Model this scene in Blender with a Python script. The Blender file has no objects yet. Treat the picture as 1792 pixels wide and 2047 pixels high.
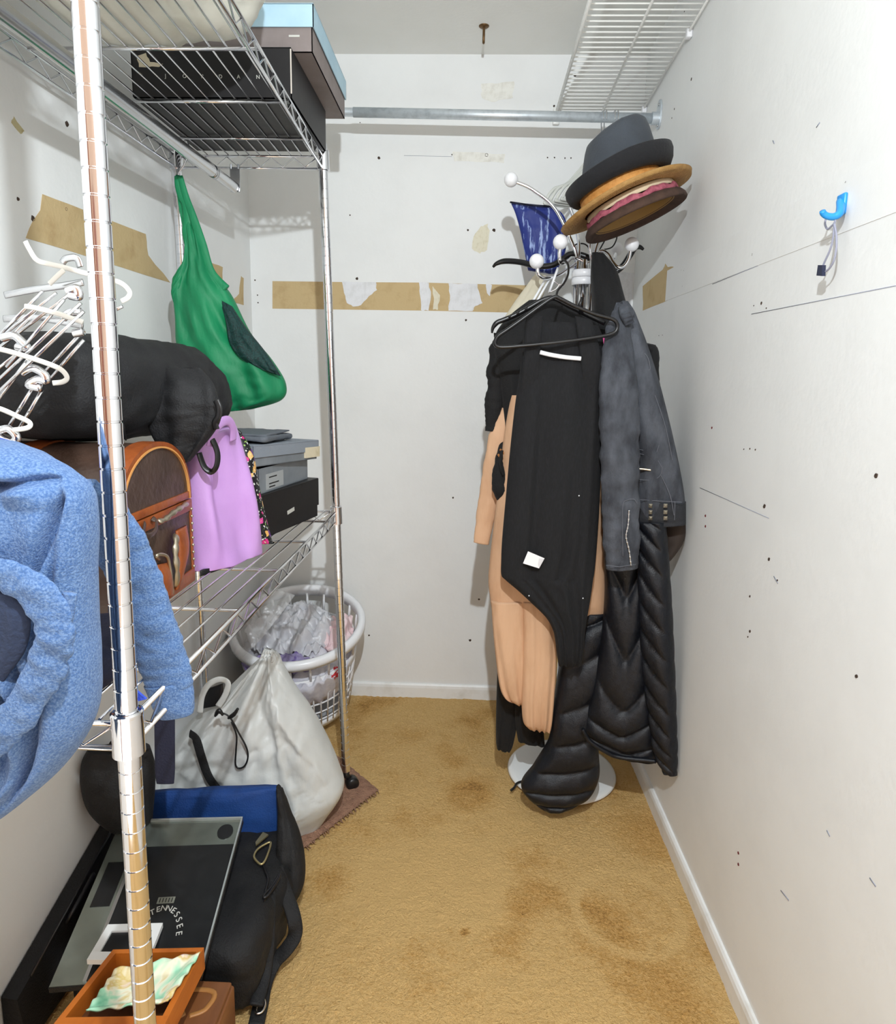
import bpy, bmesh, math, random
from mathutils import Vector, Matrix, noise as mnoise

sc = bpy.context.scene
COL = sc.collection
PI = math.pi

# ------------------------------------------------------------------ camera
F_PX, PX0, PY0 = 1299.24, 896.0, 959.42
CAM = Vector((0.8238, -2.5161, 1.3101))
PITCH, YAW, ROLL = 0.15796, -0.02998, 0.01794
_f = Vector((math.sin(YAW) * math.cos(PITCH), math.cos(YAW) * math.cos(PITCH), -math.sin(PITCH)))
_r0 = Vector((math.cos(YAW), -math.sin(YAW), 0))
_u0 = _r0.cross(_f)
AX_R = _r0 * math.cos(ROLL) + _u0 * math.sin(ROLL)
AX_U = _u0 * math.cos(ROLL) - _r0 * math.sin(ROLL)
AX_F = _f
cd = bpy.data.cameras.new('camera')
cam = bpy.data.objects.new('camera', cd)
COL.objects.link(cam)
cd.sensor_fit = 'HORIZONTAL'
cd.sensor_width = 36.0
cd.lens = 36.0 * F_PX / 1792.0
cd.shift_y = -(1023.5 - PY0) / 1792.0
cd.clip_start = 0.02
cam.matrix_world = Matrix(((AX_R.x, AX_U.x, -AX_F.x, CAM.x), (AX_R.y, AX_U.y, -AX_F.y, CAM.y),
                           (AX_R.z, AX_U.z, -AX_F.z, CAM.z), (0, 0, 0, 1)))
sc.camera = cam

# ------------------------------------------------------------------ light
W = bpy.data.worlds.new('world')
sc.world = W
W.use_nodes = True
W.node_tree.nodes['Background'].inputs[0].default_value = (1.0, 0.99, 0.93, 1)
W.node_tree.nodes['Background'].inputs[1].default_value = 3.0

ld = bpy.data.lights.new('room_lamp', 'POINT')
ld.energy = 41.0
ld.shadow_soft_size = 0.014
ld.color = (0.875, 0.95, 1.0)
ld.use_nodes = True
_nt = ld.node_tree
_em = _nt.nodes.get('Emission') or _nt.nodes.new('ShaderNodeEmission')
_fo = _nt.nodes.new('ShaderNodeLightFalloff')
_fo.inputs['Strength'].default_value = 1.0
_nt.links.new(_fo.outputs['Linear'], _em.inputs['Strength'])
lo = bpy.data.objects.new('room_lamp', ld)
lo.location = (0.85, -2.33, 1.92)
COL.objects.link(lo)

sc.view_settings.view_transform = 'Standard'
sc.view_settings.look = 'None'
sc.view_settings.gamma = 1.0
sc.view_settings.use_curve_mapping = False
sc.view_settings.exposure = 0.10

# ------------------------------------------------------------------ helpers: pixel rays to places in the room
def ray(px, py):
    return AX_R * ((px - PX0) / F_PX) + AX_U * ((PY0 - py) / F_PX) + AX_F
def Y(px, py, y):
    d = ray(px, py); return CAM + d * ((y - CAM.y) / d.y)
def X(px, py, x):
    d = ray(px, py); return CAM + d * ((x - CAM.x) / d.x)
def Z(px, py, z):
    d = ray(px, py); return CAM + d * ((z - CAM.z) / d.z)

# ------------------------------------------------------------------ helpers: objects
def tag(o, label=None, cat=None, group=None, kind=None):
    if label: o['label'] = label
    if cat: o['category'] = cat
    if group: o['group'] = group
    if kind: o['kind'] = kind
    return o

def thing(name, label, cat, loc=(0, 0, 0), group=None):
    o = bpy.data.objects.new(name, None)
    o.empty_display_size = 0.05
    o.location = loc
    COL.objects.link(o)
    return tag(o, label, cat, group)

def wloc(o):
    v = Vector(o.location)
    while o.parent:
        o = o.parent
        v += Vector(o.location)
    return v

def obj(name, verts, faces, mat, parent=None, smooth=True, label=None):
    me = bpy.data.meshes.new(name)
    vs = [Vector(v) for v in verts]
    lo_ = Vector((min(v.x for v in vs), min(v.y for v in vs), min(v.z for v in vs)))
    hi_ = Vector((max(v.x for v in vs), max(v.y for v in vs), max(v.z for v in vs)))
    c = Vector(((lo_.x + hi_.x) / 2, (lo_.y + hi_.y) / 2, lo_.z))
    me.from_pydata([v - c for v in vs], [], faces)
    me.update()
    if smooth is True:
        me.polygons.foreach_set('use_smooth', [True] * len(me.polygons))
    me.materials.append(mat)
    o = bpy.data.objects.new(name, me)
    COL.objects.link(o)
    if smooth == 'auto':
        bm = bmesh.new(); bm.from_mesh(me)
        for f in bm.faces: f.smooth = True
        for e in bm.edges:
            if len(e.link_faces) == 2 and e.calc_face_angle(0) > 0.6: e.smooth = False
        bm.to_mesh(me); bm.free()
    if parent:
        o.parent = parent
        o.location = c - wloc(parent)
    else:
        o.location = c
    if label: o['label'] = label
    return o

def copy_obj(src, parent, world_loc, rot=None, scale=None):
    o = src.copy()
    COL.objects.link(o)
    o.parent = parent
    o.location = Vector(world_loc) - (wloc(parent) if parent else Vector())
    if rot: o.rotation_euler = rot
    if scale: o.scale = scale
    return o

class MB:
    """collects geometry for one mesh"""
    def __init__(s): s.v = []; s.f = []
    def add(s, v, f):
        n = len(s.v); s.v += [Vector(p) for p in v]; s.f += [tuple(i + n for i in q) for q in f]; return s
    def box(s, lo, hi, M=None):
        x0, y0, z0 = lo; x1, y1, z1 = hi
        v = [Vector(p) for p in ((x0,y0,z0),(x1,y0,z0),(x1,y1,z0),(x0,y1,z0),(x0,y0,z1),(x1,y0,z1),(x1,y1,z1),(x0,y1,z1))]
        if M: v = [M @ p for p in v]
        return s.add(v, [(0,3,2,1),(4,5,6,7),(0,1,5,4),(1,2,6,5),(2,3,7,6),(3,0,4,7)])
    def hexa(s, b, t):
        return s.add(list(b) + list(t), [(0,3,2,1),(4,5,6,7),(0,1,5,4),(1,2,6,5),(2,3,7,6),(3,0,4,7)])
    def tube(s, pts, r, n=8, cap=True, flat=1.0, up=None, closed=False):
        pts = [Vector(p) for p in pts]; m = len(pts)
        rs = r if isinstance(r, (list, tuple)) else [r] * m
        ref = None; base = len(s.v); fl = flat if isinstance(flat, (list, tuple)) else [flat] * m
        for i, p in enumerate(pts):
            if closed: t = pts[(i + 1) % m] - pts[i - 1]
            else: t = pts[min(i + 1, m - 1)] - pts[max(i - 1, 0)]
            t.normalize()
            if up is not None:
                a = Vector(up) - t * t.dot(Vector(up))
                if a.length < 1e-5: a = t.orthogonal()
                a.normalize()
            elif ref is None: a = t.orthogonal().normalized()
            else:
                a = ref - t * t.dot(ref)
                a = a.normalized() if a.length > 1e-6 else t.orthogonal().normalized()
            ref = a; b = t.cross(a)
            for k in range(n):
                an = 2 * PI * k / n
                s.v.append(p + a * (math.cos(an) * rs[i] * fl[i]) + b * (math.sin(an) * rs[i]))
        for i in range(m if closed else m - 1):
            i2 = (i + 1) % m
            for k in range(n):
                k2 = (k + 1) % n
                s.f.append((base + i*n + k, base + i*n + k2, base + i2*n + k2, base + i2*n + k))
        if cap and not closed:
            s.f.append(tuple(base + k for k in range(n))[::-1])
            s.f.append(tuple(base + (m-1)*n + k for k in range(n)))
        return s
    def lathe(s, prof, n=32, M=None, close=False, wob=None):
        base = len(s.v); m = len(prof)
        for i, (r, z) in enumerate(prof):
            for k in range(n):
                a = 2 * PI * k / n
                p = Vector((r * math.cos(a), r * math.sin(a), z))
                if wob: p = wob(p, a, i)
                s.v.append(M @ p if M else p)
        for i in range(m - 1 + (1 if close else 0)):
            i2 = (i + 1) % m
            for k in range(n):
                k2 = (k + 1) % n
                s.f.append((base + i*n + k, base + i*n + k2, base + i2*n + k2, base + i2*n + k))
        return s
    def ball(s, c, r, n=16, m=10, M=None):
        prof = [(max(1e-5, r * math.sin(PI * i / m)), -r * math.cos(PI * i / m)) for i in range(m + 1)]
        T = Matrix.Translation(Vector(c))
        return s.lathe(prof, n, T @ M if M else T)
    def prism(s, poly, off):
        """flat polygon (list of Vectors) given thickness off"""
        n = len(poly); off = Vector(off)
        v = [Vector(p) for p in poly] + [Vector(p) + off for p in poly]
        f = [tuple(range(n))[::-1], tuple(range(n, 2*n))]
        for i in range(n):
            j = (i + 1) % n; f.append((i, j, n + j, n + i))
        return s.add(v, f)
    def obj(s, name, mat, parent=None, smooth=True, label=None):
        return obj(name, s.v, s.f, mat, parent, smooth, label)

def rbox(lo, hi, r=0.01, seg=3, M=None, disp=None, cuts=0):
    """rounded box, optional subdivided faces and displacement"""
    bm = bmesh.new()
    bmesh.ops.create_cube(bm, size=1)
    for v in bm.verts:
        v.co = Vector((lo[0] + (v.co.x + .5) * (hi[0]-lo[0]), lo[1] + (v.co.y + .5) * (hi[1]-lo[1]), lo[2] + (v.co.z + .5) * (hi[2]-lo[2])))
    if cuts: bmesh.ops.subdivide_edges(bm, edges=bm.edges[:], cuts=cuts, use_grid_fill=True)
    if cuts:
        L, H = Vector(lo), Vector(hi)
        for v in bm.verts:   # pull toward the rounded shape
            q = Vector([min(max(v.co[i], L[i] + r), H[i] - r) for i in range(3)])
            d = v.co - q
            if d.length > 1e-9: v.co = q + d.normalized() * r
    else:
        bmesh.ops.bevel(bm, geom=bm.edges[:], offset=r, segments=seg, profile=.5, affect='EDGES')
    if disp:
        bm.normal_update()
        ds = [disp(v.co, v.normal) for v in bm.verts]
        for v, d in zip(bm.verts, ds): v.co = v.co + d
    if M:
        for v in bm.verts: v.co = M @ v.co
    bm.verts.ensure_lookup_table()
    vs = [v.co.copy() for v in bm.verts]; fs = [tuple(v.index for v in f.verts) for f in bm.faces]
    bm.free()
    return vs, fs

def smoothstep(a, b, x):
    t = min(1, max(0, (x - a) / (b - a))); return t * t * (3 - 2 * t)
def nz(x, y, z=0.0): return mnoise.noise(Vector((x, y, z)))
def fbm(x, y, z=0.0, o=3): return mnoise.fractal(Vector((x, y, z)), 0.8, 2.1, o)

def cat(pts, n, closed=False):
    """Catmull-Rom through points, n samples in all"""
    pts = [Vector(p) for p in pts]; m = len(pts); out = []
    segs = m if closed else m - 1
    for i in range(n):
        t = i / n * segs if closed else i / (n - 1) * segs
        k = min(int(t), segs - 1); u = t - k
        if closed: p0, p1, p2, p3 = pts[k-1], pts[k], pts[(k+1) % m], pts[(k+2) % m]
        else: p0, p1, p2, p3 = pts[max(k-1, 0)], pts[k], pts[k+1], pts[min(k+2, m-1)]
        out.append(0.5 * ((2*p1) + (p2-p0)*u + (2*p0-5*p1+4*p2-p3)*u*u + (3*p1-p0-3*p2+p3)*u**3))
    return out

def loft(rows, nr=60, ns=64, disp=None, amp=0.0, freq=5.0, seed=0.0, power=0.75, wr=0.0, wrs=10.0, captop=True, capbot=True, slack=None):
    """hanging cloth body: rows of (left point, right point, thickness) in room space from top to bottom.
    The section is a flattened oval whose two faces carry folds running down the cloth."""
    Ls = cat([r[0] for r in rows], nr); Rs = cat([r[1] for r in rows], nr)
    Ts = cat([Vector((r[2], 0, 0)) for r in rows], nr)
    v = []; f = []
    for i in range(nr):
        vv = i / (nr - 1)
        c = (Ls[i] + Rs[i]) / 2; h = (Rs[i] - Ls[i]) / 2; t = max(0.002, Ts[i].x) / 2
        hw = h.length
        nrm = Vector((h.y, -h.x, 0))
        nrm = nrm.normalized() if nrm.length > 1e-6 else Vector((0, -1, 0))
        dn = (Ls[min(i+1, nr-1)] + Rs[min(i+1, nr-1)] - Ls[max(i-1, 0)] - Rs[max(i-1, 0)])
        for k in range(ns):
            a = 2 * PI * k / ns
            cu = math.cos(a); su = math.sin(a)
            u = math.copysign(abs(cu) ** power, cu)
            w = math.copysign(abs(su) ** 0.8, su)
            edge = 1 - abs(u) ** 4
            side = 1 if su >= 0 else -1
            d = 0.0
            if amp:
                ph = freq * u * 1.6 + 1.3 * nz(vv * 1.7, seed, side) * 2
                d += amp * (math.sin(ph + seed) * .6 + math.sin(ph * 1.9 + seed * 2.3 + side) * .4) * (0.35 + 0.65 * vv)
            if wr: d += wr * fbm(u * hw * wrs, vv * wrs * .35, seed + side * 3.1)
            if disp: d += disp(u, vv, side)
            p = c + h * u + nrm * (t * w + side * d * edge * min(1, abs(su) * 3))
            v.append(p)
    for i in range(nr - 1):
        for k in range(ns):
            k2 = (k + 1) % ns
            f.append((i*ns + k, (i+1)*ns + k, (i+1)*ns + k2, i*ns + k2))
    if captop: f.append(tuple(range(ns)))
    if capbot: f.append(tuple((nr-1)*ns + k for k in range(ns))[::-1])
    return v, f

def pl(rows, y, t):
    """pixel rows (lx,ly,rx,ry[,y][,t]) to loft rows at depth y"""
    out = []
    for r in rows:
        yy = r[4] if len(r) > 4 and r[4] is not None else y
        tt = r[5] if len(r) > 5 else t
        yl, yr = yy if isinstance(yy, tuple) else (yy, yy)
        out.append((Y(r[0], r[1], yl), Y(r[2], r[3], yr), tt))
    return out

def sleeve(pts, rs, n=24, m=40, flat=.6, wr=.006, wrs=14, seed=0, up=(0, -1, 0)):
    P = cat(pts, m); R_ = [q.x for q in cat([Vector((r, 0, 0)) for r in rs], m)]
    mb = MB().tube(P, R_, n, True, flat, up)
    vs = []
    for i, p in enumerate(mb.v):
        c = P[min(i // n, m - 1)]
        d = p - c
        if d.length > 1e-6:
            s = 1 + (wr / max(d.length, .004)) * fbm(p.x * wrs + seed, p.y * wrs, p.z * wrs * 1.6)
            p = c + d * s
        vs.append(p)
    return vs, mb.f

# ------------------------------------------------------------------ materials
def lin(c):
    return tuple(((x / 255) / 12.92 if x / 255 <= .04045 else ((x / 255 + .055) / 1.055) ** 2.4) for x in c[:3])
MATS = {}
def mat(name, col, rough=.6, metal=0.0, var=None, bump=None, spec=.5, sheen=0.0, trans=0.0, alpha=1.0, coat=0.0, emit=None, wave=None, vscale=(1, 1, 1), detail=4):
    """var=(noise scale, second colour, low, high): mottling;  bump=(scale, strength[, scale2, strength2]); wave=(scale, strength, axis)"""
    if name in MATS: return MATS[name]
    m = bpy.data.materials.new(name); m.use_nodes = True
    nt = m.node_tree; N = nt.nodes; Lk = nt.links
    b = N['Principled BSDF']
    b.inputs['Roughness'].default_value = rough
    b.inputs['Metallic'].default_value = metal
    b.inputs['Specular IOR Level'].default_value = spec
    if sheen:
        b.inputs['Sheen Weight'].default_value = sheen; b.inputs['Sheen Roughness'].default_value = .5
    if trans: b.inputs['Transmission Weight'].default_value = trans
    if alpha < 1: b.inputs['Alpha'].default_value = alpha
    if coat: b.inputs['Coat Weight'].default_value = coat
    c1 = (*lin(col), 1)
    b.inputs['Base Color'].default_value = c1
    tc = N.new('ShaderNodeTexCoord')
    mp = N.new('ShaderNodeMapping'); mp.inputs['Scale'].default_value = vscale
    Lk.new(tc.outputs['Object'], mp.inputs['Vector'])
    if var:
        n1 = N.new('ShaderNodeTexNoise'); n1.inputs['Scale'].default_value = var[0]; n1.inputs['Detail'].default_value = detail
        n1.inputs['Roughness'].default_value = .6
        Lk.new(mp.outputs[0], n1.inputs['Vector'])
        mr = N.new('ShaderNodeMapRange'); mr.inputs['From Min'].default_value = var[2]; mr.inputs['From Max'].default_value = var[3]
        Lk.new(n1.outputs['Fac'], mr.inputs['Value'])
        mx = N.new('ShaderNodeMix'); mx.data_type = 'RGBA'
        mx.inputs['A'].default_value = c1; mx.inputs['B'].default_value = (*lin(var[1]), 1)
        Lk.new(mr.outputs[0], mx.inputs['Factor']); Lk.new(mx.outputs['Result'], b.inputs['Base Color'])
    prev = None
    if bump:
        for i in range(0, len(bump), 2):
            n2 = N.new('ShaderNodeTexNoise'); n2.inputs['Scale'].default_value = bump[i]; n2.inputs['Detail'].default_value = 3
            Lk.new(mp.outputs[0], n2.inputs['Vector'])
            bp = N.new('ShaderNodeBump'); bp.inputs['Strength'].default_value = bump[i+1]; bp.inputs['Distance'].default_value = .01
            Lk.new(n2.outputs['Fac'], bp.inputs['Height'])
            if prev: Lk.new(prev.outputs[0], bp.inputs['Normal'])
            prev = bp
    if wave:
        wv = N.new('ShaderNodeTexWave'); wv.inputs['Scale'].default_value = wave[0]; wv.bands_direction = wave[2]
        wv.inputs['Distortion'].default_value = wave[3] if len(wave) > 3 else 1.0
        Lk.new(mp.outputs[0], wv.inputs['Vector'])
        bp = N.new('ShaderNodeBump'); bp.inputs['Strength'].default_value = wave[1]; bp.inputs['Distance'].default_value = .003
        Lk.new(wv.outputs['Fac'], bp.inputs['Height'])
        if prev: Lk.new(prev.outputs[0], bp.inputs['Normal'])
        prev = bp
    if prev: Lk.new(prev.outputs[0], b.inputs['Normal'])
    MATS[name] = m
    return m

M_WALL = mat('white_wall_paint', (231, 232, 231), .6, var=(5, (225, 226, 225), .45, .8), bump=(60, .06, 7, .05), spec=.3)
M_CEIL = mat('ceiling_paint', (235, 235, 231), .8, var=(3, (230, 230, 225), .4, .7), bump=(80, .05))
M_TRIM = mat('white_trim_paint', (232, 233, 232), .4, var=(14, (214, 213, 208), .5, .8), bump=(30, .05))
M_TAN = mat('torn_drywall_paper', (196, 172, 128), .85, var=(16, (172, 144, 100), .5, .85), bump=(120, .15))
M_SPACK = mat('spackle_white', (226, 227, 230), .75, var=(30, (205, 205, 205), .45, .8), bump=(50, .2))
M_STAIN = mat('glue_stain', (222, 216, 194), .7, var=(60, (200, 190, 160), .5, .8), bump=(90, .2))
M_HOLE = mat('hole_dark', (66, 52, 42), .9)
M_RED = mat('red_mark', (96, 14, 24), .7)
M_CHROME = mat('chrome', (235, 236, 240), .09, 1.0)
M_CHROME2 = mat('dull_chrome', (205, 207, 210), .22, 1.0)
M_STEEL = mat('galvanised_steel', (208, 216, 222), .4, .55, var=(40, (186, 194, 200), .45, .7), bump=(60, .03))
M_WHITEWIRE = mat('white_vinyl_wire', (236, 236, 232), .35)
M_BLACKPL = mat('black_plastic', (22, 22, 24), .35)
M_WHITEPL = mat('white_plastic', (236, 237, 240), .3)
# ------------------------------------------------------------------ the closet shell
RW, RH, RF = 1.425, 2.44, -2.95
LW0, LWS = -0.010, 0.028
def xl(y): return LW0 + LWS * y
def XL(px, py, off=0.0):
    d = ray(px, py)   # plane x - LWS*y = LW0+off
    t = (LW0 + off - (CAM.x - LWS * CAM.y)) / (d.x - LWS * d.y)
    return CAM + d * t

def struct(name, mb, m, smooth=False, kind='structure'):
    o = mb.obj(name, m, None, smooth); o['kind'] = kind; return o

# carpet
def carpet_material():
    m = bpy.data.materials.new('gold_carpet'); m.use_nodes = True
    nt = m.node_tree; N = nt.nodes; L = nt.links; b = N['Principled BSDF']
    b.inputs['Roughness'].default_value = .95; b.inputs['Specular IOR Level'].default_value = .1
    geo = N.new('ShaderNodeNewGeometry')
    def noi(scale, det=5, rough=.6):
        n = N.new('ShaderNodeTexNoise'); n.inputs['Scale'].default_value = scale; n.inputs['Detail'].default_value = det
        n.inputs['Roughness'].default_value = rough; L.new(geo.outputs['Position'], n.inputs['Vector']); return n
    def mrange(src, a, c, lo=0., hi=1., smooth=True):
        r = N.new('ShaderNodeMapRange'); r.interpolation_type = 'SMOOTHSTEP' if smooth else 'LINEAR'
        r.inputs['From Min'].default_value = a; r.inputs['From Max'].default_value = c
        r.inputs['To Min'].default_value = lo; r.inputs['To Max'].default_value = hi
        L.new(src, r.inputs['Value']); return r.outputs[0]
    def math_(op, a, c):
        q = N.new('ShaderNodeMath'); q.operation = op
        for i, s in enumerate((a, c)):
            if isinstance(s, (int, float)): q.inputs[i].default_value = s
            else: L.new(s, q.inputs[i])
        return q.outputs[0]
    warp = noi(9, 3)
    big = noi(3.2, 6, .65)
    stain = mrange(big.outputs['Fac'], .46, .80, 0, .8)
    # worn stains with their own shapes
    blobs = [(Z(1300, 1660, 0), .16, .75), (Z(945, 1590, 0), .09, .55), (Z(1350, 1990, 0), .12, .8), (Z(1050, 1800, 0), .09, .6),
             (Z(1420, 1880, 0), .07, .6), (Z(820, 1470, 0), .08, .4), (Z(660, 1760, 0), .07, .55), (Z(930, 1862, 0), .012, 1.3), (Z(1010, 1870, 0), .06, .5), (Z(900, 1520, 0), .06, .4)]
    tot = stain
    for p, r, s in blobs:
        d = N.new('ShaderNodeVectorMath'); d.operation = 'DISTANCE'; d.inputs[1].default_value = (p.x, p.y, 0)
        L.new(geo.outputs['Position'], d.inputs[0])
        dd = math_('ADD', d.outputs['Value'], math_('MULTIPLY', math_('SUBTRACT', warp.outputs['Fac'], .5), r * 1.3))
        tot = math_('ADD', tot, mrange(dd, r * 1.3, r * .2, 0, s * .6))
    # pale worn ring and a clean lane
    c = Z(1255, 1820, 0)
    d = N.new('ShaderNodeVectorMath'); d.operation = 'DISTANCE'; d.inputs[1].default_value = (c.x, c.y, 0)
    L.new(geo.outputs['Position'], d.inputs[0])
    dd = math_('ADD', d.outputs['Value'], math_('MULTIPLY', math_('SUBTRACT', warp.outputs['Fac'], .5), .03))
    ring = math_('MULTIPLY', mrange(dd, .105, .122), mrange(dd, .15, .132))
    tot = math_('SUBTRACT', tot, math_('MULTIPLY', ring, .35))
    p = Z(870, 1750, 0)
    d = N.new('ShaderNodeVectorMath'); d.operation = 'DISTANCE'; d.inputs[1].default_value = (p.x, p.y, 0)
    L.new(geo.outputs['Position'], d.inputs[0])
    tot = math_('SUBTRACT', tot, mrange(d.outputs['Value'], .3, .08, 0, .45))
    pile = noi(150, 4, .75)
    tot = math_('ADD', tot, math_('MULTIPLY', math_('SUBTRACT', pile.outputs['Fac'], .5), 2.0))
    ramp = N.new('ShaderNodeValToRGB'); L.new(tot, ramp.inputs['Fac'])
    e = ramp.color_ramp.elements
    e[0].position = 0.0; e[0].color = (*lin((252, 210, 142)), 1)
    e[1].position = 1.0; e[1].color = (*lin((164, 118, 66)), 1)
    k = e.new(.58); k.color = (*lin((226, 174, 102)), 1)
    L.new(ramp.outputs['Color'], b.inputs['Base Color'])
    n2 = noi(130, 4, .75); bp = N.new('ShaderNodeBump'); bp.inputs['Strength'].default_value = 1.0; bp.inputs['Distance'].default_value = .018
    L.new(n2.outputs['Fac'], bp.inputs['Height']); L.new(bp.outputs[0], b.inputs['Normal'])
    return m
M_CARPET = carpet_material()
def grid(x0, x1, y0, y1, nx, ny, hf):
    v = []; f = []
    for j in range(ny + 1):
        for i in range(nx + 1):
            x = x0 + (x1 - x0) * i / nx; y = y0 + (y1 - y0) * j / ny
            v.append((x, y, hf(x, y)))
    for j in range(ny):
        for i in range(nx):
            a = j * (nx + 1) + i; f.append((a, a + 1, a + nx + 2, a + nx + 1))
    return v, f
gv, gf = grid(-.08, RW, RF, 0, 300, 420, lambda x, y: -.002 + .0035 * nz(x * 75, y * 75) + .003 * nz(x * 22, y * 22, 4))
o = obj('floor', gv, gf, M_CARPET); o['kind'] = 'structure'
struct('floor_slab', MB().box((-.1, RF, -.05), (RW, 0, -.012)), M_CARPET)

wall_back = struct('wall_back', MB().box((-.2, 0, -.05), (RW + .1, .1, RH)), M_WALL)
wall_right = struct('wall_right', MB().box((RW, RF, -.05), (RW + .1, 0, RH)), M_WALL)
yb_ = 0.0
wall_left = struct('wall_left', MB().hexa([(xl(0) - .1, 0, -.05), (xl(0), 0, -.05), (xl(RF), RF, -.05), (xl(RF) - .1, RF, -.05)],
                                          [(xl(0) - .1, 0, RH), (xl(0), 0, RH), (xl(RF), RF, RH), (xl(RF) - .1, RF, RH)]), M_WALL)
ceiling = struct('ceiling', MB().box((-.2, RF, RH), (RW + .1, .1, RH + .06)), M_CEIL)

def baseboard(name, A, B, n, h=.056, t=.012):
    """profiled strip from A to B, n points into the room"""
    A, B, n = Vector(A), Vector(B), Vector(n)
    prof = [(0, -.004), (t, -.004), (t, h * .72), (t * .8, h * .9), (t * .45, h), (0, h)]
    v = [A + n * a + Vector((0, 0, z)) for a, z in prof] + [B + n * a + Vector((0, 0, z)) for a, z in prof]
    k = len(prof)
    f = [(i, (i + 1) % k, k + (i + 1) % k, k + i) for i in range(k)] + [tuple(range(k))[::-1], tuple(range(k, 2 * k))]
    o = obj(name, v, f, M_TRIM, smooth=False); o['kind'] = 'structure'; return o
baseboard('baseboard_back', (xl(0), 0, 0), (RW, 0, 0), (0, -1, 0))
baseboard('baseboard_right', (RW, 0, 0), (RW, RF, 0), (-1, 0, 0))
baseboard('baseboard_left', (xl(0), -.012, 0), (xl(-1.5), -1.5, 0), (1, 0, 0))
# casing beside the closet opening, on the left wall
struct('trim_1', MB().hexa([(xl(-1.495), -1.495, 0), (xl(-1.495) + .018, -1.495, 0), (xl(-1.585) + .018, -1.585, 0), (xl(-1.585), -1.585, 0)],
                           [(xl(-1.495), -1.495, 2.08), (xl(-1.495) + .018, -1.495, 2.08), (xl(-1.585) + .018, -1.585, 2.08), (xl(-1.585), -1.585, 2.08)]), M_TRIM)
# wooden leaf added behind the camera, unseen, to give the chrome a reflection
added_door = struct('added_door_1', MB().add(*rbox((-.06, -3.62, .01), (-.02, -2.98, 2.03), .004, 2)), mat('added_door_wood', (112, 58, 34), .45, var=(6, (78, 38, 22), .4, .7), vscale=(1, 1, .08)))
tag(MB().lathe([(.004, 0), (.011, .006), (.011, .03), (.026, .045), (.028, .06), (.02, .07), (.001, .072)], 20, Matrix.Translation((-.02, -3.05, .98)) @ Matrix.Rotation(PI/2, 4, 'Y')).obj('added_door_knob', M_CHROME2, added_door))

# wall and wooden panels added behind the camera, unseen, for the chrome to reflect
struct('added_wall', MB().box((-2.0, -4.4, 0), (3.4, -4.3, 3.3)), mat('added_wall_paint', (150, 124, 106), .7))
added_door2 = struct('added_door_2', MB().add(*rbox((.05, -4.3, .01), (.82, -4.262, 2.03), .004, 2)), MATS['added_door_wood'])
for zz0, zz1 in ((.2, .85), (1.0, 1.85)):
    for xx0, xx1 in ((.13, .40), (.47, .74)):
        MB().add(*rbox((xx0, -4.264, zz0), (xx1, -4.252, zz1), .005, 2)).obj('panel', MATS['added_door_wood'], added_door2, False)
# ------------------------------------------------------------------ damage on the walls (parts of the walls)
def patch_back(name, pts, m, t=.0007, label=None):
    return MB().prism([Y(a, b, 0.0003) for a, b in pts], (0, -t - .0003, 0)).obj(name, m, wall_back, False, label)
def patch_right(name, pts, m, t=.0007, label=None):
    return MB().prism([X(a, b, RW + .0003) for a, b in pts], (-t - .0003, 0, 0)).obj(name, m, wall_right, False, label)
def patch_left(name, pts, m, t=.0007, label=None):
    return MB().prism([XL(a, b, -.0003) for a, b in pts], (t + .0003, 0, 0)).obj(name, m, wall_left, False, label)
def jag(pts, n=5, amp=2.0, seed=1):
    rnd = random.Random(seed); out = []
    for i in range(len(pts)):
        a = pts[i]; b = pts[(i + 1) % len(pts)]
        for k in range(n):
            t = k / n
            out.append((a[0] + (b[0]-a[0])*t + (rnd.uniform(-amp, amp) if k else 0), a[1] + (b[1]-a[1])*t + (rnd.uniform(-amp, amp) if k else 0)))
    return out
patch_back('torn_paper', [(545, 562), (700, 564), (850, 565), (1075, 571), (1075, 626), (850, 621), (700, 619), (545, 617)], M_TAN, label='tan strip where paint and paper are torn off')
sp = [(684, 563), (752, 564), (754, 580), (738, 592), (722, 610), (706, 613), (694, 606), (688, 585)]
patch_back('spackle_patch', jag(sp, 3, 1.2, 3), M_SPACK, .0014)
patch_back('spackle_patch', jag([(838, 565), (858, 566), (862, 590), (857, 621), (842, 620), (840, 590)], 3, 1.6, 4), M_SPACK, .0014)
patch_back('spackle_patch', jag([(865, 572), (880, 590), (876, 619), (866, 619), (868, 596)], 3, 1.5, 5), M_STAIN, .0014)
patch_back('spackle_patch', jag([(897, 566), (955, 568), (960, 590), (965, 606), (950, 612), (945, 622), (897, 621), (900, 590)], 3, 1.5, 6), M_SPACK, .0014)
patch_back('spackle_patch', jag([(972, 568), (984, 570), (980, 592), (974, 586)], 3, 1.2, 7), M_SPACK, .0014)
patch_back('glue_stain', jag([(962, 452), (976, 447), (978, 470), (974, 500), (960, 507), (944, 497), (947, 474)], 3, 2.2, 8), M_STAIN)
patch_back('scuffed_patch', jag([(962, 168), (1028, 163), (1026, 196), (990, 204), (964, 196)], 4, 2.5, 9), mat('scuffed_paint', (232, 231, 224), .7, var=(40, (214, 211, 202), .45, .7), bump=(60, .15)))
patch_back('scuffed_patch', jag([(905, 303), (1010, 308), (1008, 326), (908, 322)], 4, 2, 10), MATS['scuffed_paint'])
patch_left('torn_paper', jag([(84, 388), (160, 417), (291, 468), (296, 510), (340, 565), (200, 521), (51, 476), (66, 440), (80, 420)], 3, 1.0, 11), M_TAN, label='tan strip of torn wallboard on the left wall')
patch_left('torn_paper', jag([(419, 524), (445, 534), (445, 572), (424, 564)], 3, .8, 12), M_TAN)
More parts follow.
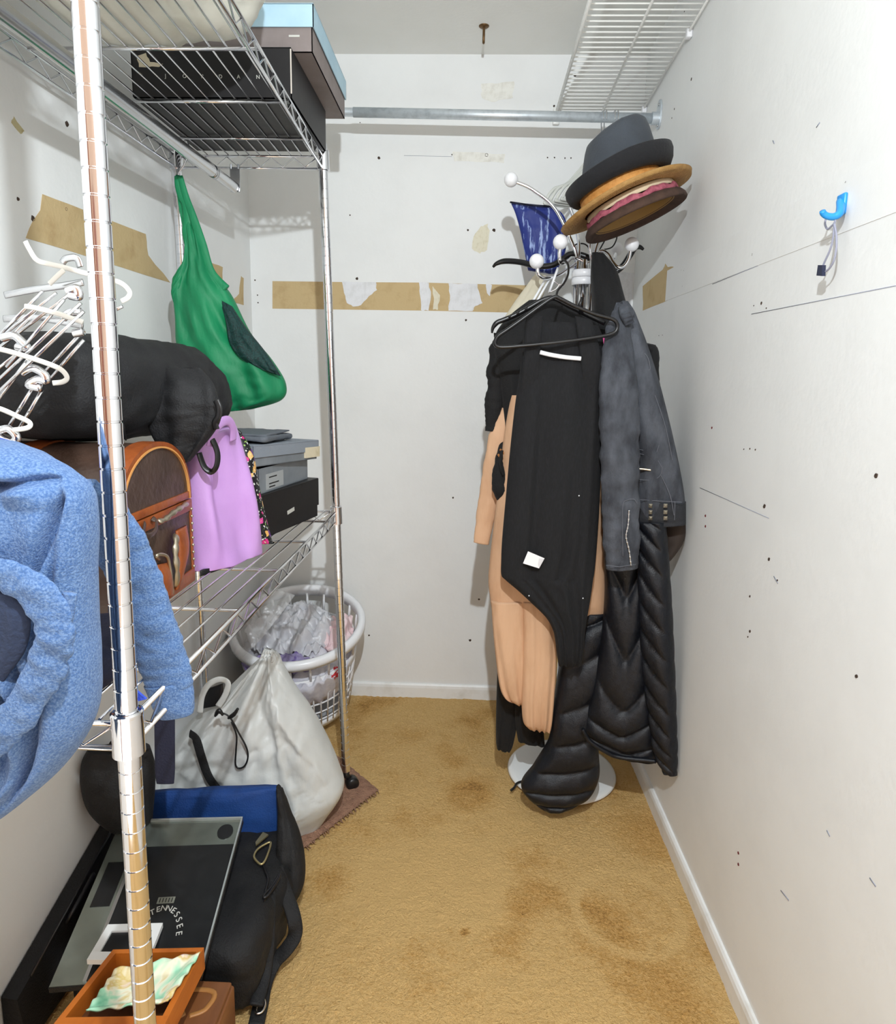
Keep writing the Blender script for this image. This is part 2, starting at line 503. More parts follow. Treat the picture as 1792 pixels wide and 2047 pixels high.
patch_left('torn_paper', jag([(482, 552), (487, 556), (487, 610), (461, 604), (478, 587)], 3, .8, 13), M_TAN)
patch_left('glue_stain', jag([(27, 233), (48, 262), (41, 268), (22, 245)], 3, 1.2, 14), mat('old_glue', (190, 180, 140), .7, var=(60, (150, 130, 80), .5, .8)))
patch_right('torn_paper', jag([(1286, 572), (1326, 539), (1331, 527), (1336, 534), (1347, 533), (1344, 566), (1354, 583), (1347, 595), (1286, 621)], 3, 1.0, 15), M_TAN, label='tan patch of torn paper on the right wall')
# old drywall tape standing a little proud on the right wall
MB().box((RW - .0009, -1.75, 1.552), (RW, -.42, 1.643)).obj('wall_tape', M_WALL, wall_right, False)
def hole(wall, p, r, n, m, squash=1.0):
    """nail hole: a shallow ragged crater with a dark bottom"""
    rnd = random.Random(int(p.x * 9999 + p.z * 7777)); n = Vector(n)
    a = n.orthogonal().normalized(); b = n.cross(a)
    vs = []; k = 9
    for q, (rr, h) in enumerate(((1.35, 0.0), (1.05, .0012), (.75, .0002))):
        for i in range(k):
            an = 2 * PI * i / k; j = rnd.uniform(.8, 1.2)
            vs.append(p + n * h + (a * math.cos(an) * squash + b * math.sin(an)) * r * rr * j)
    vs.append(p + n * .0002)
    fs = [(q * k + i, q * k + (i + 1) % k, (q + 1) * k + (i + 1) % k, (q + 1) * k + i) for q in range(2) for i in range(k)]
    fs += [(2 * k + i, 2 * k + (i + 1) % k, 3 * k) for i in range(k)]
    return obj('nail_hole', vs, fs, m, wall, False)
for a, b, r in ((936, 460, 3), (988, 460, 5), (714, 557, 4), (717, 583, 2), (726, 598, 2.5), (926, 587, 2), (958, 608, 3), (973, 310, 5), (758, 316, 4), (904, 309, 2),
                (1095, 315, 2), (1109, 315, 2), (1130, 316, 2), (1142, 316, 2), (940, 1280, 4), (738, 1270, 3), (932, 640, 3), (906, 995, 3), (1108, 212, 3), (1150, 150, 4), (958, 1198, 3),
                (510, 560, 2), (515, 590, 2), (516, 605, 2), (700, 430, 2), (720, 245, 1.5)):
    hole(wall_back, Y(a, b, 0), r / 520 * .5, (0, -1, 0), M_HOLE)
for a, b, r in ((1383, 158, 6), (1349, 218, 4), (1344, 236, 3), (1505, 509, 4), (1523, 606, 5), (1508, 611, 2), (1533, 616, 2.5), (1488, 898, 2.5), (1500, 897, 3), (1511, 899, 3), (1318, 671, 2), (1325, 670, 2),
                (1529, 1012, 7), (1752, 951, 6), (1538, 1118, 6), (1555, 1160, 3), (1500, 1192, 4), (1500, 1262, 5), (1496, 1273, 3), (1713, 1352, 5), (1369, 23, 3), (1692, 364, 2.5), (1363, 540, 1.5), (1368, 541, 1.5), (1365, 572, 1.5)):
    hole(wall_right, X(a, b, RW), r / 900 * .5, (-1, 0, 0), M_HOLE, .8)
for a, b in ((1424, 855), (1411, 1031), (1411, 1052), (1477, 1705), (1477, 1728)):
    hole(wall_right, X(a, b, RW), 2.4 / 900, (-1, 0, 0), M_RED, .9)
for a, b, r in ((134, 248, 6), (36, 398, 4), (132, 418, 4), (66, 437, 6)):
    hole(wall_left, XL(a, b), r / 800 * .6, (1, 0, 0), M_HOLE)
# pencil line and scratches
for P0, P1 in (((1503, 628), (1792, 571)), ((1425, 568), (1516, 531)), ((1400, 975), (1538, 1036))):
    MB().tube([X(*P0, RW), X(*P1, RW)], .0008, 4).obj('scratch', mat('pencil_grey', (140, 145, 160), .8), wall_right)
MB().tube([Y(808, 311, 0), Y(904, 313, 0)], .0007, 4).obj('scratch', MATS['pencil_grey'], wall_back)
for P0, P1 in (((1548, 1152), (1556, 1166)), ((1546, 281), (1549, 287)), ((1562, 1780), (1578, 1800)), ((1654, 1660), (1660, 1672)), ((1740, 1755), (1752, 1772)), ((1633, 255), (1640, 245))):
    MB().tube([X(*P0, RW), X(*P1, RW)], .0012, 4).obj('scratch', MATS['pencil_grey'], wall_right)

# ------------------------------------------------------------------ hanging rod across the back
YR = -.215
rod = thing('closet_rod', 'galvanised steel clothes rod running across the back wall', 'rod', (.7, YR, 2.16))
zl = Y(640, 223, YR); zr = Y(1316, 237, YR)
dz = (zr.z - zl.z) / (zr.x - zl.x)
def rodp(x): return Vector((x, YR, zl.z + dz * (x - zl.x)))
MB().tube([rodp(xl(YR) + .004), rodp(.5)], .0135, 20).obj('inner_tube', M_STEEL, rod)
MB().tube([rodp(.42), rodp(RW - .004)], .0158, 20).obj('outer_tube', M_STEEL, rod)
e = rodp(RW)
def flange(x, s, name='flange'):
    p = rodp(x); mb = MB()
    n = 20; prof = []
    for i in range(n):
        a = 2 * PI * i / n
        prof.append(Vector((x, p.y + .026 * math.cos(a), p.z + .012 + .045 * math.copysign(abs(math.sin(a)) ** .8, math.sin(a)))))
    mb.prism(prof, (-.005 * s, 0, 0))
    mb.tube([p - Vector((.003 * s, 0, 0)), p - Vector((.026 * s, 0, 0))], .0195, 20)
    o = mb.obj(name, M_STEEL, rod, 'auto')
    for dzz in (.042, -.022):
        MB().lathe([(.0005, .004), (.004, .003), (.005, 0)], 10, Matrix.Translation((x - .0052 * s, p.y, p.z + dzz)) @ Matrix.Rotation(-PI/2 * s, 4, 'Y')).obj('screw', M_CHROME2, o)
flange(RW - .0005, 1); flange(xl(YR) + .0005, -1)

# ------------------------------------------------------------------ white ventilated wire shelf, upper right
ws = thing('ventilated_shelf', 'white vinyl coated wire shelf mounted high on the right wall', 'shelf', (1.27, -.5, 2.26))
def wsz(y): return 2.256 - .045 * y
SX0, SX1, SY0, SY1 = 1.112, 1.415, -.012, -1.05
first = None
ny = int((SY0 - SY1) / .0262)
for i in range(ny + 1):
    y = SY0 - .008 - i * .0262
    p0 = Vector((SX0, y, wsz(y))); p1 = Vector((SX1, y, wsz(y)))
    if first is None:
        first = MB().tube([p0 - Vector((0, 0, .028)), p0 - Vector((0, 0, .004)), p0 + Vector((.004, 0, 0)), p1], .0024, 8).obj('bar', M_WHITEWIRE, ws)
        fo = wloc(first)
        y_first = y
    else:
        copy_obj(first, ws, fo + Vector((0, y - y_first, wsz(y) - wsz(y_first))))
for nm, x, dzz, r in (('front_rail', SX0 - .003, -.028, .0034), ('top_rail', SX0 - .0005, -.0045, .0034), ('middle_rail', 1.275, -.005, .0034), ('back_rail', SX1, -.005, .0034)):
    MB().tube([Vector((x, SY0, wsz(SY0) + dzz)), Vector((x, SY1, wsz(SY1) + dzz))], r, 8).obj(nm, M_WHITEWIRE, ws)
# end bracket and wall clip
MB().add(*rbox((SX0 - .012, -.016, 2.205), (SX0 + .012, -.0005, 2.262), .004, 2)).obj('end_bracket', M_WHITEWIRE, ws)
for yy in (-.03, -.5, -.95):
    MB().add(*rbox((SX1 - .006, yy - .01, wsz(yy) - .02), (RW - .0005, yy + .01, wsz(yy) + .006), .003, 2)).obj('wall_clip', M_WHITEPL, ws)

# ------------------------------------------------------------------ ceiling hook
hk = thing('ceiling_hook', 'small brown metal hook screwed into the ceiling', 'hook', Z(968, 52, RH))
p = Z(968, 52, RH); mb = hk.location
MB().lathe([(.001, -.006), (.012, -.005), (.017, -.001), (.017, 0)], 18, Matrix.Translation(p)).obj('plate', mat('bronze_metal', (108, 82, 52), .4, .7), hk)
pts = [p + Vector((0, -.004 + a, b)) for a, b in ((0, -.004), (0, -.022), (-.002, -.03), (0, -.040), (.004, -.047), (.011, -.047), (.015, -.041), (.014, -.034))]
MB().tube(cat(pts, 24), .0042, 10).obj('hook_arm', MATS['bronze_metal'], hk)

# ------------------------------------------------------------------ blue hook with cord, right wall
bh = thing('wall_hook', 'bright blue hook stuck on the right wall', 'hook', X(1690, 405, RW))
b0 = X(1688, 408, RW)
MB().add(*rbox((RW - .007, b0.y - .012, b0.z - .018), (RW - .0005, b0.y + .012, b0.z + .016), .003, 3)).obj('hook_base', mat('blue_plastic', (40, 150, 226), .3), bh)
hp = [b0 + Vector((-.006, 0, .004))] + [X(a, b, x) for a, b, x in ((1680, 425, RW - .017), (1668, 433, RW - .026), (1655, 432, RW - .036), (1647, 427, RW - .043), (1645, 422, RW - .046))]
MB().tube(cat(hp, 30), [.0065 - .002 * i / 29 for i in range(30)], 12).obj('hook_arm', MATS['blue_plastic'], bh)
ly = thing('lanyard', 'thin grey looped cord with a dark clip hanging from the blue hook', 'cord', X(1648, 550, RW - .02))
XC = RW - .024
top = X(1667, 430, XC)
def cordp(l, x=XC): return [X(a, b, x) for a, b in l]
M_CORD = mat('grey_cord', (150, 152, 170), .7)
MB().tube(cat(cordp([(1652, 436), (1650, 448), (1655, 458), (1663, 452), (1669, 446), (1670, 436), (1664, 428), (1655, 430), (1652, 437)]), 44), .0016, 8).obj('knot_loop', M_CORD, ly)
MB().tube(cat(cordp([(1668, 446), (1667, 470), (1661, 497), (1649, 524), (1646, 532)]), 30), .0016, 8).obj('cord', M_CORD, ly)
MB().tube(cat(cordp([(1668, 446), (1672, 465), (1673, 490), (1669, 517), (1660, 535), (1651, 543)]), 30), .0016, 8).obj('cord', M_CORD, ly)
a, b_, c, d_ = cordp([(1643, 530), (1652, 530), (1651, 552), (1640, 551)])
MB().prism([a, b_, c, d_], (-.006, 0, 0)).obj('clip', mat('navy_clip', (34, 40, 66), .4), ly, False)
patch_back('spackle_patch', jag([(1238, 545), (1268, 545), (1264, 600), (1262, 650), (1248, 650), (1240, 600)], 3, 1.5, 31), M_SPACK, .0012)
# ------------------------------------------------------------------ chrome wire shelving unit
YB, YF = -.625, -1.828
rack = thing('wire_shelving_unit', 'tall chrome wire shelving unit on casters along the left wall', 'shelving unit', (.21, -1.23, 0))
def line_at(A, B, z):
    t = (z - A.z) / (B.z - A.z); return A + (B - A) * t
brA, brB = Y(648, 380, YB), Y(692, 1540, YB)
frA, frB = Y(177, 120, YF), Y(270, 1700, YF)
blA, blB = Y(352, 345, YB), Vector((.012, YB, .1))
blA = Vector((max(blA.x, -.002), YB, blA.z))
flA, flB = Vector((-.028, YF, 1.8)), Vector((-.02, YF, .1))
POSTS = {'br': (brA, brB), 'fr': (frA, frB), 'bl': (blA, blB), 'fl': (flA, flB)}
PR = .0127
def post_mesh(A, B, z0, z1):
    p0 = line_at(A, B, z0); p1 = line_at(A, B, z1)
    ax = (p1 - p0).normalized(); L = (p1 - p0).length
    q = Vector((0, 0, 1)).rotation_difference(ax).to_matrix().to_4x4()
    T = Matrix.Translation(p0) @ q
    prof = [(.0001, 0), (PR, 0)]
    z = .0254
    while z < L - .01:
        prof += [(PR, z - .0014), (PR - .0011, z - .0007), (PR - .0011, z + .0007), (PR, z + .0014)]
        z += .0254
    prof += [(PR, L - .004), (PR - .002, L), (.0001, L)]
    return MB().lathe(prof, 24, T)
POST_OBJ = {}
for k, (A, B) in POSTS.items():
    POST_OBJ[k] = post_mesh(A, B, .062, 1.935).obj('post', M_CHROME, rack, 'auto')
    # caster: stem, fork and wheel
    c = line_at(A, B, .03)
    yaw = {'br': .5, 'fr': -.3, 'bl': .2, 'fl': 0}[k]
    R3 = Matrix.Translation((c.x + (.018 if k == 'br' else 0), c.y, 0)) @ Matrix.Rotation(yaw, 4, 'Z')
    ca = MB().lathe([(.0001, .012), (.015, .012), (.02, .016), (.021, .024), (.021, .034), (.02, .042), (.015, .046), (.0001, .046)], 20,
                    R3 @ Matrix.Translation((0, 0, .0215)) @ Matrix.Rotation(PI/2, 4, 'X') @ Matrix.Translation((0, 0, -.029))).obj('caster', M_BLACKPL, rack, True)
    MB().tube([line_at(A, B, .07), line_at(A, B, .045), Vector((c.x + (.012 if k == 'br' else 0), c.y, .036))], [.011, .011, .008], 12).obj('caster_stem', M_BLACKPL, ca)

wire_proto = {}
def unit_tube(r, n=6):
    """a rod of unit length along Y, shared by every wire of that gauge"""
    if r not in wire_proto:
        mb = MB().tube([Vector((0, 0, 0)), Vector((0, 1, 0))], r, n)
        me = bpy.data.meshes.new('wire'); me.from_pydata(mb.v, [], mb.f); me.update()
        me.polygons.foreach_set('use_smooth', [len(p.vertices) == 4 for p in me.polygons])
        me.materials.append(M_CHROME)
        wire_proto[r] = me
    return wire_proto[r]
def wire(name, A, B, r, parent, m=None):
    A, B = Vector(A), Vector(B)
    o = bpy.data.objects.new(name, unit_tube(r)); COL.objects.link(o)
    o.parent = parent; o.location = A - wloc(parent)
    o.rotation_mode = 'QUATERNION'; o.rotation_quaternion = Vector((0, 1, 0)).rotation_difference((B - A).normalized())
    o.scale = (1, (B - A).length, 1)
    return o
def zigzag(A, B, h, n, r=.0021):
    """one bent wire between the two rails of an edge truss"""
    pts = []
    for i in range(2 * n + 1):
        p = A + (B - A) * (i / (2 * n)) - Vector((0, 0, h if i % 2 else 0)); pts.append(p)
    return MB().tube(pts, r, 6)
def shelf(z, label=None):
    c = {k: line_at(A, B, z) for k, (A, B) in POSTS.items()}
    root = None
    H = .031
    ins = .010
    fl, fr, br, bl = c['fl'], c['fr'], c['br'], c['bl']
    ctr = (fl + fr + br + bl) / 4
    # frame: the four upper rails, one bent ring
    ring = [fl, fr, br, bl]
    mb = MB()
    for i in range(4):
        A, B = ring[i], ring[(i + 1) % 4]; d = (B - A).normalized() * .012
        mb.tube([A + d, B - d], .0034, 8)
    root = mb.obj('shelf', M_CHROME, rack, True, label)
    for i in range(4):
        A, B = ring[i], ring[(i + 1) % 4]; d = (B - A).normalized() * .012
        wire('lower_rail', A + d - Vector((0, 0, H)), B - d - Vector((0, 0, H)), .0034, root)
        L = (B - A).length
        zigzag(A + d * 1.5 - Vector((0, 0, .003)), B - d * 1.5 - Vector((0, 0, .003)), H - .006, max(4, round(L / .072))).obj('truss_wire', M_CHROME, root)
    for i in range(1, 14):
        t = i / 14
        wire('wire', fl.lerp(fr, t) + Vector((0, 0, .0045)), bl.lerp(br, t) + Vector((0, 0, .0045)), .0021, root)
    for yy in (-.76, -.985, -1.22, -1.455, -1.69):
        t = (yy - YF) / (YB - YF)
        wire('cross_support', fl.lerp(bl, t), fr.lerp(br, t), .0034, root)
    for k in c:
        A, B = POSTS[k]
        prof = [(PR + .0005, -.012), (PR + .0062, -.040), (PR + .0062, -.036), (PR + .0042, .010), (PR + .0038, .014), (PR + .0005, .014)]
        q = Vector((0, 0, 1)).rotation_difference((A - B).normalized()).to_matrix().to_4x4()
        prof = [(PR + .0004, -.036), (PR + .0052, -.036), (PR + .0046, .012), (PR + .0052, .0125), (PR + .0052, .0155), (PR + .003, .017), (PR + .0004, .0165)]
        MB().lathe(prof, 28, Matrix.Translation(line_at(A, B, z)) @ q, close=True).obj('collar', M_CHROME, root, 'auto')
    return root
ZT, ZM = 1.9, .905
sh_top = shelf(ZT); sh_mid = shelf(ZM)

# clothes bar slung under the top shelf
bar0 = Y(468, 374, -.632); bar0.z -= .0
bx = bar0.x
bar_a = Vector((bx, -.632, bar0.z)); bar_b = Vector((bx - .012, -1.80, bar0.z - .012))
hb = MB().tube([bar_a, bar_a.lerp(bar_b, .5), bar_b], .0125, 20, True, 1.25, (0, 0, 1)).obj('hanging_bar', M_CHROME2, rack, 'auto')
a1 = bar_a.lerp(bar_b, .115); a2 = bar_a.lerp(bar_b, .13)
MB().tube([a1, a2], .0135, 20, True, 1.25, (0, 0, 1)).obj('joint_ring', M_CHROME2, hb)
pb = MB().add(*rbox((bx - .012, -.629, bar_a.z - .012), (bx + .016, -.626, ZT - .03), .0012, 1))
pb.tube([Vector((bx - .008, -.6275, ZT - .034)), Vector((bx - .008, -.6275, ZT - .022))], .003, 8)
pb.tube([Vector((bx + .012, -.6275, ZT - .034)), Vector((bx + .012, -.6275, ZT - .022))], .003, 8)
pb.obj('bar_bracket', M_CHROME2, rack, 'auto')
# ------------------------------------------------------------------ lettering helper
def letters(txt, size, Mx, m, parent, name='lettering', extrude=.0004, spacing=1.0):
    cu = bpy.data.curves.new('t', 'FONT'); cu.body = txt; cu.size = size; cu.extrude = extrude; cu.align_x = 'CENTER'; cu.align_y = 'CENTER'; cu.space_character = spacing
    to = bpy.data.objects.new('t', cu); COL.objects.link(to)
    dg = bpy.context.evaluated_depsgraph_get()
    me = bpy.data.meshes.new_from_object(to.evaluated_get(dg))
    vs = [Mx @ v.co for v in me.vertices]; fs = [tuple(p.vertices) for p in me.polygons]
    bpy.data.objects.remove(to); bpy.data.curves.remove(cu); bpy.data.meshes.remove(me)
    return obj(name, vs, fs, m, parent, False)
def frame_m(o, xd, yd):
    xd = Vector(xd).normalized(); yd = Vector(yd); yd = (yd - xd * yd.dot(xd)).normalized(); zd = xd.cross(yd)
    return Matrix(((xd.x, yd.x, zd.x, o[0]), (xd.y, yd.y, zd.y, o[1]), (xd.z, yd.z, zd.z, o[2]), (0, 0, 0, 1)))

def shoebox(name, label, M, L, D, H, mbody, mlid, lidh=.03, over=.003, group=None, lid=True):
    """box with its own lid; M places local x (length), y (depth), z up, origin at the base centre"""
    t = thing(name, label, 'box', M.to_translation(), group)
    th = .002
    mb = MB()
    mb.box((-L/2, -D/2, 0), (L/2, D/2, th), M)
    hh = H - (.002 if lid else 0)
    for lo_, hi_ in (((-L/2, -D/2, 0), (L/2, -D/2+th, hh)), ((-L/2, D/2-th, 0), (L/2, D/2, hh)), ((-L/2, -D/2, 0), (-L/2+th, D/2, hh)), ((L/2-th, -D/2, 0), (L/2, D/2, hh))):
        mb.box(lo_, hi_, M)
    mb.obj('body', mbody, t, False)
    if lid:
        a, b = L/2 + over, D/2 + over
        MB().add(*rbox((-a, -b, H - .002), (a, b, H + .002), .001, 1, M)).obj('lid', mlid, t, False)
        mb = MB()
        for lo_, hi_ in (((-a, -b, H-lidh), (a, -b+th, H)), ((-a, b-th, H-lidh), (a, b, H)), ((-a, -b, H-lidh), (-a+th, b, H)), ((a-th, -b, H-lidh), (a, b, H))):
            mb.box(lo_, hi_, M)
        mb.obj('lid_rim', mlid, t, False)
    return t
M_BLKBOX = mat('black_cardboard', (24, 22, 24), .5, var=(9, (18, 16, 18), .4, .7), bump=(25, .06))
M_GREYBOX = mat('grey_cardboard', (136, 126, 124), .6, var=(12, (124, 113, 110), .4, .7), bump=(30, .04))
M_BLUELID = mat('pale_blue_cardboard', (176, 208, 224), .5, var=(10, (164, 198, 216), .4, .7))
M_SLATE = mat('slate_grey_card', (128, 134, 140), .6, var=(14, (112, 118, 124), .4, .7), bump=(30, .05))
M_LETTER = mat('pale_lettering', (196, 196, 190), .6)
M_CREAM = mat('cream_paper', (214, 204, 178), .8, var=(40, (188, 174, 140), .5, .8))
ST = ZT + .0068   # top of the wires on the upper shelf
SM = ZM + .0068

# ------------------------------------------------------------------ on the top shelf
BX0, BX1, BY0, BY1 = Y(268, 198, -.985).x, .418, -.985, -.645
jb = shoebox('shoebox', 'black shoebox with small pale lettering lying on the top wire shelf', Matrix.Translation(((BX0+BX1)/2, (BY0+BY1)/2, ST)), BX1-BX0, BY1-BY0, .102, M_BLKBOX, M_BLKBOX, .1, .0015)
for ch, px in zip('JORDAN', (331, 369, 405, 441, 477, 516)):
    p = Y(px, 152 + (px - 331) * .012, BY0 - .0018)
    letters(ch, .011, frame_m(p, (1, 0, 0), (0, 0, 1)), M_LETTER, jb, 'letter')
MB().prism([Y(a, b, BY0 - .0016) for a, b in jag([(274, 112), (292, 106), (300, 124), (326, 128), (318, 134), (278, 134)], 3, 1.5, 21)], (0, -.0004, 0)).obj('torn_label', M_CREAM, jb, False)
for z0 in (.0,):
    MB().box((BX1 - .0005, BY0 - .0022, ST + .01), (BX1 + .0022, BY0 - .001, ST + .1)).obj('worn_edge', mat('worn_card_edge', (206, 198, 188), .8), jb, False)
GZ = ST + .105
gy0 = Z(625, 105, GZ).y; gx1 = Z(625, 105, GZ).x
gb = shoebox('shoebox', 'taupe grey shoebox with pale blue lid stacked on the black shoebox', Matrix.Translation(((.135 + gx1)/2, (gy0 - .585)/2, GZ)), gx1 - .135, -.585 - gy0, .096, M_GREYBOX, M_BLUELID, .046, .004)
MB().box((gx1 - .052, gy0 - .001, GZ + .031), (gx1 - .028, gy0 - .0002, GZ + .035)).obj('print', M_LETTER, gb, False)

def bag_disp(c, n): return n * (.018 * fbm(c.x * 7, c.y * 7, c.z * 7) + .006 * fbm(c.x * 22, c.y * 22, c.z * 22))
wb = thing('plastic_bag', 'big rounded off-white plastic bag on the front of the top shelf', 'bag', (.2, -1.5, ST))
M_WBAG = mat('off_white_plastic_bag', (222, 222, 212), .45, var=(6, (206, 206, 194), .4, .7), bump=(14, .15, 60, .08))
v, f = rbox((.01, -1.80, ST - .002), (.462, -1.13, ST + .30), .15, 3, None, bag_disp, 22)
zmin = min(p.z for p in v)
v = [Vector((p.x, p.y, max(p.z, ST + .001))) for p in v]
MB().add(v, f).obj('bag_body', M_WBAG, wb)
kn = Vector((.2, -1.5, ST + .265))
MB().tube(cat([kn, kn + Vector((.01, .01, .03)), kn + Vector((.03, .02, .06)), kn + Vector((.06, .02, .07))], 14), [.05 - .03 * math.sin(i / 13 * PI) for i in range(14)], 14, True, .7).obj('bag_knot', M_WBAG, wb)

# ------------------------------------------------------------------ green bag on a wire hook
gbag = thing('drawstring_bag', 'emerald green cloth bag with dark mesh panel hanging from the chrome bar', 'bag', Y(450, 826, -.8))
M_GREEN = mat('emerald_cloth', (6, 132, 84), .6, var=(10, (4, 116, 74), .4, .7), bump=(160, .08, 11, .55, 30, .2), vscale=(1, 1, .5))
M_GMESH = mat('dark_green_mesh', (8, 62, 60), .6, var=(300, (3, 30, 30), .45, .6), bump=(300, .4), alpha=.92)
YG = -.80
hp = [Y(368, 283, YG) , Y(374, 282, YG), Y(377, 292, YG), Y(376, 310, YG), Y(368, 330, YG), Y(359, 343, YG), Y(357, 352, YG)]
MB().tube(cat(hp, 24), .0022, 8).obj('wire_hook', M_CHROME2, gbag)
rows = [(352, 350, 364, 352, YG, .012), (354, 385, 374, 385, YG, .016), (360, 425, 390, 430, YG, .024), (369, 470, 405, 480, YG, .035), (370, 520, 425, 540, YG, .05),
        (350, 572, 462, 590, YG, .07), (354, 640, 500, 665, YG, .085), (356, 690, 545, 722, YG, .095), (375, 740, 571, 768, YG, .095), (405, 785, 562, 800, YG, .085), (445, 824, 505, 818, YG, .04)]
def green_d(u, v, s):
    return .012 * (abs(math.sin(4.2 * (u * 1.3 - v * 2.6) + 1.0)) - .5) * smoothstep(.3, .55, v) + .012 * (abs(nz(u * 2.4 + v * 4, v * 9, 2)) * 2 - .6) * smoothstep(.55, .85, v) + .006 * math.sin(3.2 * (u * 2 + v * 3.5) + 1.2) * smoothstep(.25, .6, v) + .010 * abs(math.sin(5 * u + 6 * v)) * smoothstep(.2, .5, v) - .006 * max(0, math.sin(9 * v - 5 * u)) * smoothstep(.5, .9, v)
v, f = loft(pl(rows, YG, .05), 90, 72, green_d, .008, 4.5, 2.0, .8, .004, 26)
MB().add(v, f).obj('bag_body', M_GREEN, gbag)
# second strap loop, in front
sp = [Y(a, b, YG - .012) for a, b in ((354, 352), (356, 372), (362, 392), (371, 408), (374, 440), (374, 470), (388, 520), (402, 560))]
MB().tube(cat(sp, 40), [.007 + .007 * i / 39 for i in range(40)], 12, True, .45, (0, -1, 0)).obj('strap', M_GREEN, gbag)
sp = [Y(a, b, YG - .014) for a, b in ((360, 352), (372, 395), (388, 440), (404, 490), (420, 545), (450, 580))]
MB().tube(cat(sp, 40), [.007 + .009 * i / 39 for i in range(40)], 12, True, .45, (0, -1, 0)).obj('strap', M_GREEN, gbag)
rows = [(440, 598, 464, 612, YG - .022, .02), (452, 640, 492, 655, YG - .034, .035), (462, 690, 528, 700, YG - .04, .04), (490, 722, 552, 735, YG - .044, .03), (530, 742, 562, 752, YG - .036, .01)]
v, f = loft(pl(rows, YG, .05), 40, 40, None, .006, 6, 5, .8, .006, 30)
MB().add(v, f).obj('mesh_panel', M_GMESH, gbag)
rows = [(345, 560, 372, 520, YG - .02, .02), (344, 590, 366, 560, YG - .024, .03), (350, 612, 362, 600, YG - .02, .012)]
v, f = loft(pl(rows, YG, .03), 24, 24, None, 0, 0, 0, .8, .004, 30)
MB().add(v, f).obj('side_fold', M_GREEN, gbag)

# ------------------------------------------------------------------ mid shelf: trunk
TX = .300
tyn = X(240, 1060, TX).y; tyf = X(388, 1180, TX).y
tz0 = SM; tzs = .5 * (X(240, 1062, TX).z + X(372, 992, TX).z); tzt = X(318, 886, TX).z
M_TRUNK = mat('dark_brown_leather', (74, 56, 47), .38, var=(14, (56, 41, 34), .4, .7), bump=(90, .15, 18, .08))
M_STRAP = mat('orange_brown_leather', (150, 78, 36), .35, var=(26, (104, 46, 24), .45, .75), bump=(60, .12))
M_OLDBRASS = mat('tarnished_nickel', (190, 180, 160), .3, .9)
tr = thing('trunk', 'brown leather domed trunk with orange leather trim on the middle shelf', 'trunk', (.16, (tyn + tyf) / 2, tz0))
cy = (tyn + tyf) / 2; hw = (tyf - tyn) / 2; hd = tzt - tzs
x0 = .006
v, f = rbox((x0, tyn, tz0), (TX, tyf, tzs - .001), .006, 2)
MB().add(v, f).obj('body', M_TRUNK, tr, 'auto')
def dome(xa, xb, g=0.0, n=28, z0=None):
    z0 = tzs if z0 is None else z0
    prof = [(cy + (hw + g) * math.cos(PI * i / n), z0 + (hd + g) * math.sin(PI * i / n) ** .82) for i in range(n + 1)]
    v = [Vector((xa, a, b)) for a, b in prof] + [Vector((xb, a, b)) for a, b in prof]; k = n + 1
    f = [(i, i + 1, k + i + 1, k + i) for i in range(n)] + [tuple(range(k))[::-1], tuple(range(k, 2 * k)), (0, k, 2 * k - 1, k - 1)]
    return v, f
MB().add(*dome(x0, TX)).obj('lid', M_TRUNK, tr, 'auto')
def archband(xa, xb, g, g2, m, name):
    n = 28; mb = MB(); k = n + 1; vs = []
    for (xx, gg) in ((xa, g2), (xb, g2), (xb, g), (xa, g)):
        vs += [Vector((xx, cy + (hw + gg) * math.cos(PI * i / n), tzs + (hd + gg) * math.sin(PI * i / n) ** .82)) for i in range(k)]
    fs = []
    for q in range(4):
        q2 = (q + 1) % 4
        fs += [(q*k + i, q*k + i + 1, q2*k + i + 1, q2*k + i) for i in range(n)]
    return mb.add(vs, fs).obj(name, m, tr, 'auto')
archband(TX - .028, TX + .0022, -.004, .0035, M_STRAP, 'arch_trim')
archband(TX - .002, TX + .004, -.0075, -.0045, mat('pale_piping', (212, 150, 84), .5), 'piping')
archband(.10, .135, -.002, .003, M_STRAP, 'arch_trim')
for z0, z1, nm in ((tzs - .024, tzs - .002, 'rim_trim'), (tzs + .0, tzs + .014, 'rim_trim'), (tz0 + .0, tz0 + .026, 'bottom_trim')):
    mb = MB().add(*rbox((x0 - .001, tyn - .003, z0), (TX + .003, tyf + .003, z1), .002, 2)); mb.obj(nm, M_STRAP, tr, 'auto')
for yy in (tyf + .0, tyn):
    MB().add(*rbox((TX - .012, yy - .004, tz0 + .02), (TX + .002, yy + .004, tzs - .02), .0015, 1)).obj('corner_trim', M_STRAP, tr, 'auto')
for i in range(9):
    MB().ball((TX + .0025, tyf - .001, tz0 + .03 + i * .014), .003, 10, 6).obj('stud', M_OLDBRASS, tr)
# hardware on the end face
def fx(px, py, off): return X(px, py, TX + off)
MB().tube(cat([fx(318, 1118, .006), fx(312, 1112, .012), fx(322, 1108, .014), fx(334, 1113, .014), fx(339, 1130, .012), fx(343, 1160, .01), fx(345, 1186, .006)], 30), .003, 8).obj('ring_handle', M_OLDBRASS, tr)
MB().tube(cat([fx(352, 1068, .006), fx(352, 1085, .014), fx(351, 1110, .015), fx(354, 1140, .014), fx(352, 1172, .006)], 26), [.004 + .003 * abs(math.sin(i * .5)) for i in range(26)], 10, True, .6).obj('hasp', M_OLDBRASS, tr)
MB().tube(cat([fx(316, 1042, .006), fx(330, 1038, .01), fx(345, 1026, .012), fx(360, 1016, .012), fx(374, 1006, .006)], 26), [.003 + .0025 * abs(math.sin(i * .6)) for i in range(26)], 10, True, .6).obj('buckle', M_OLDBRASS, tr)
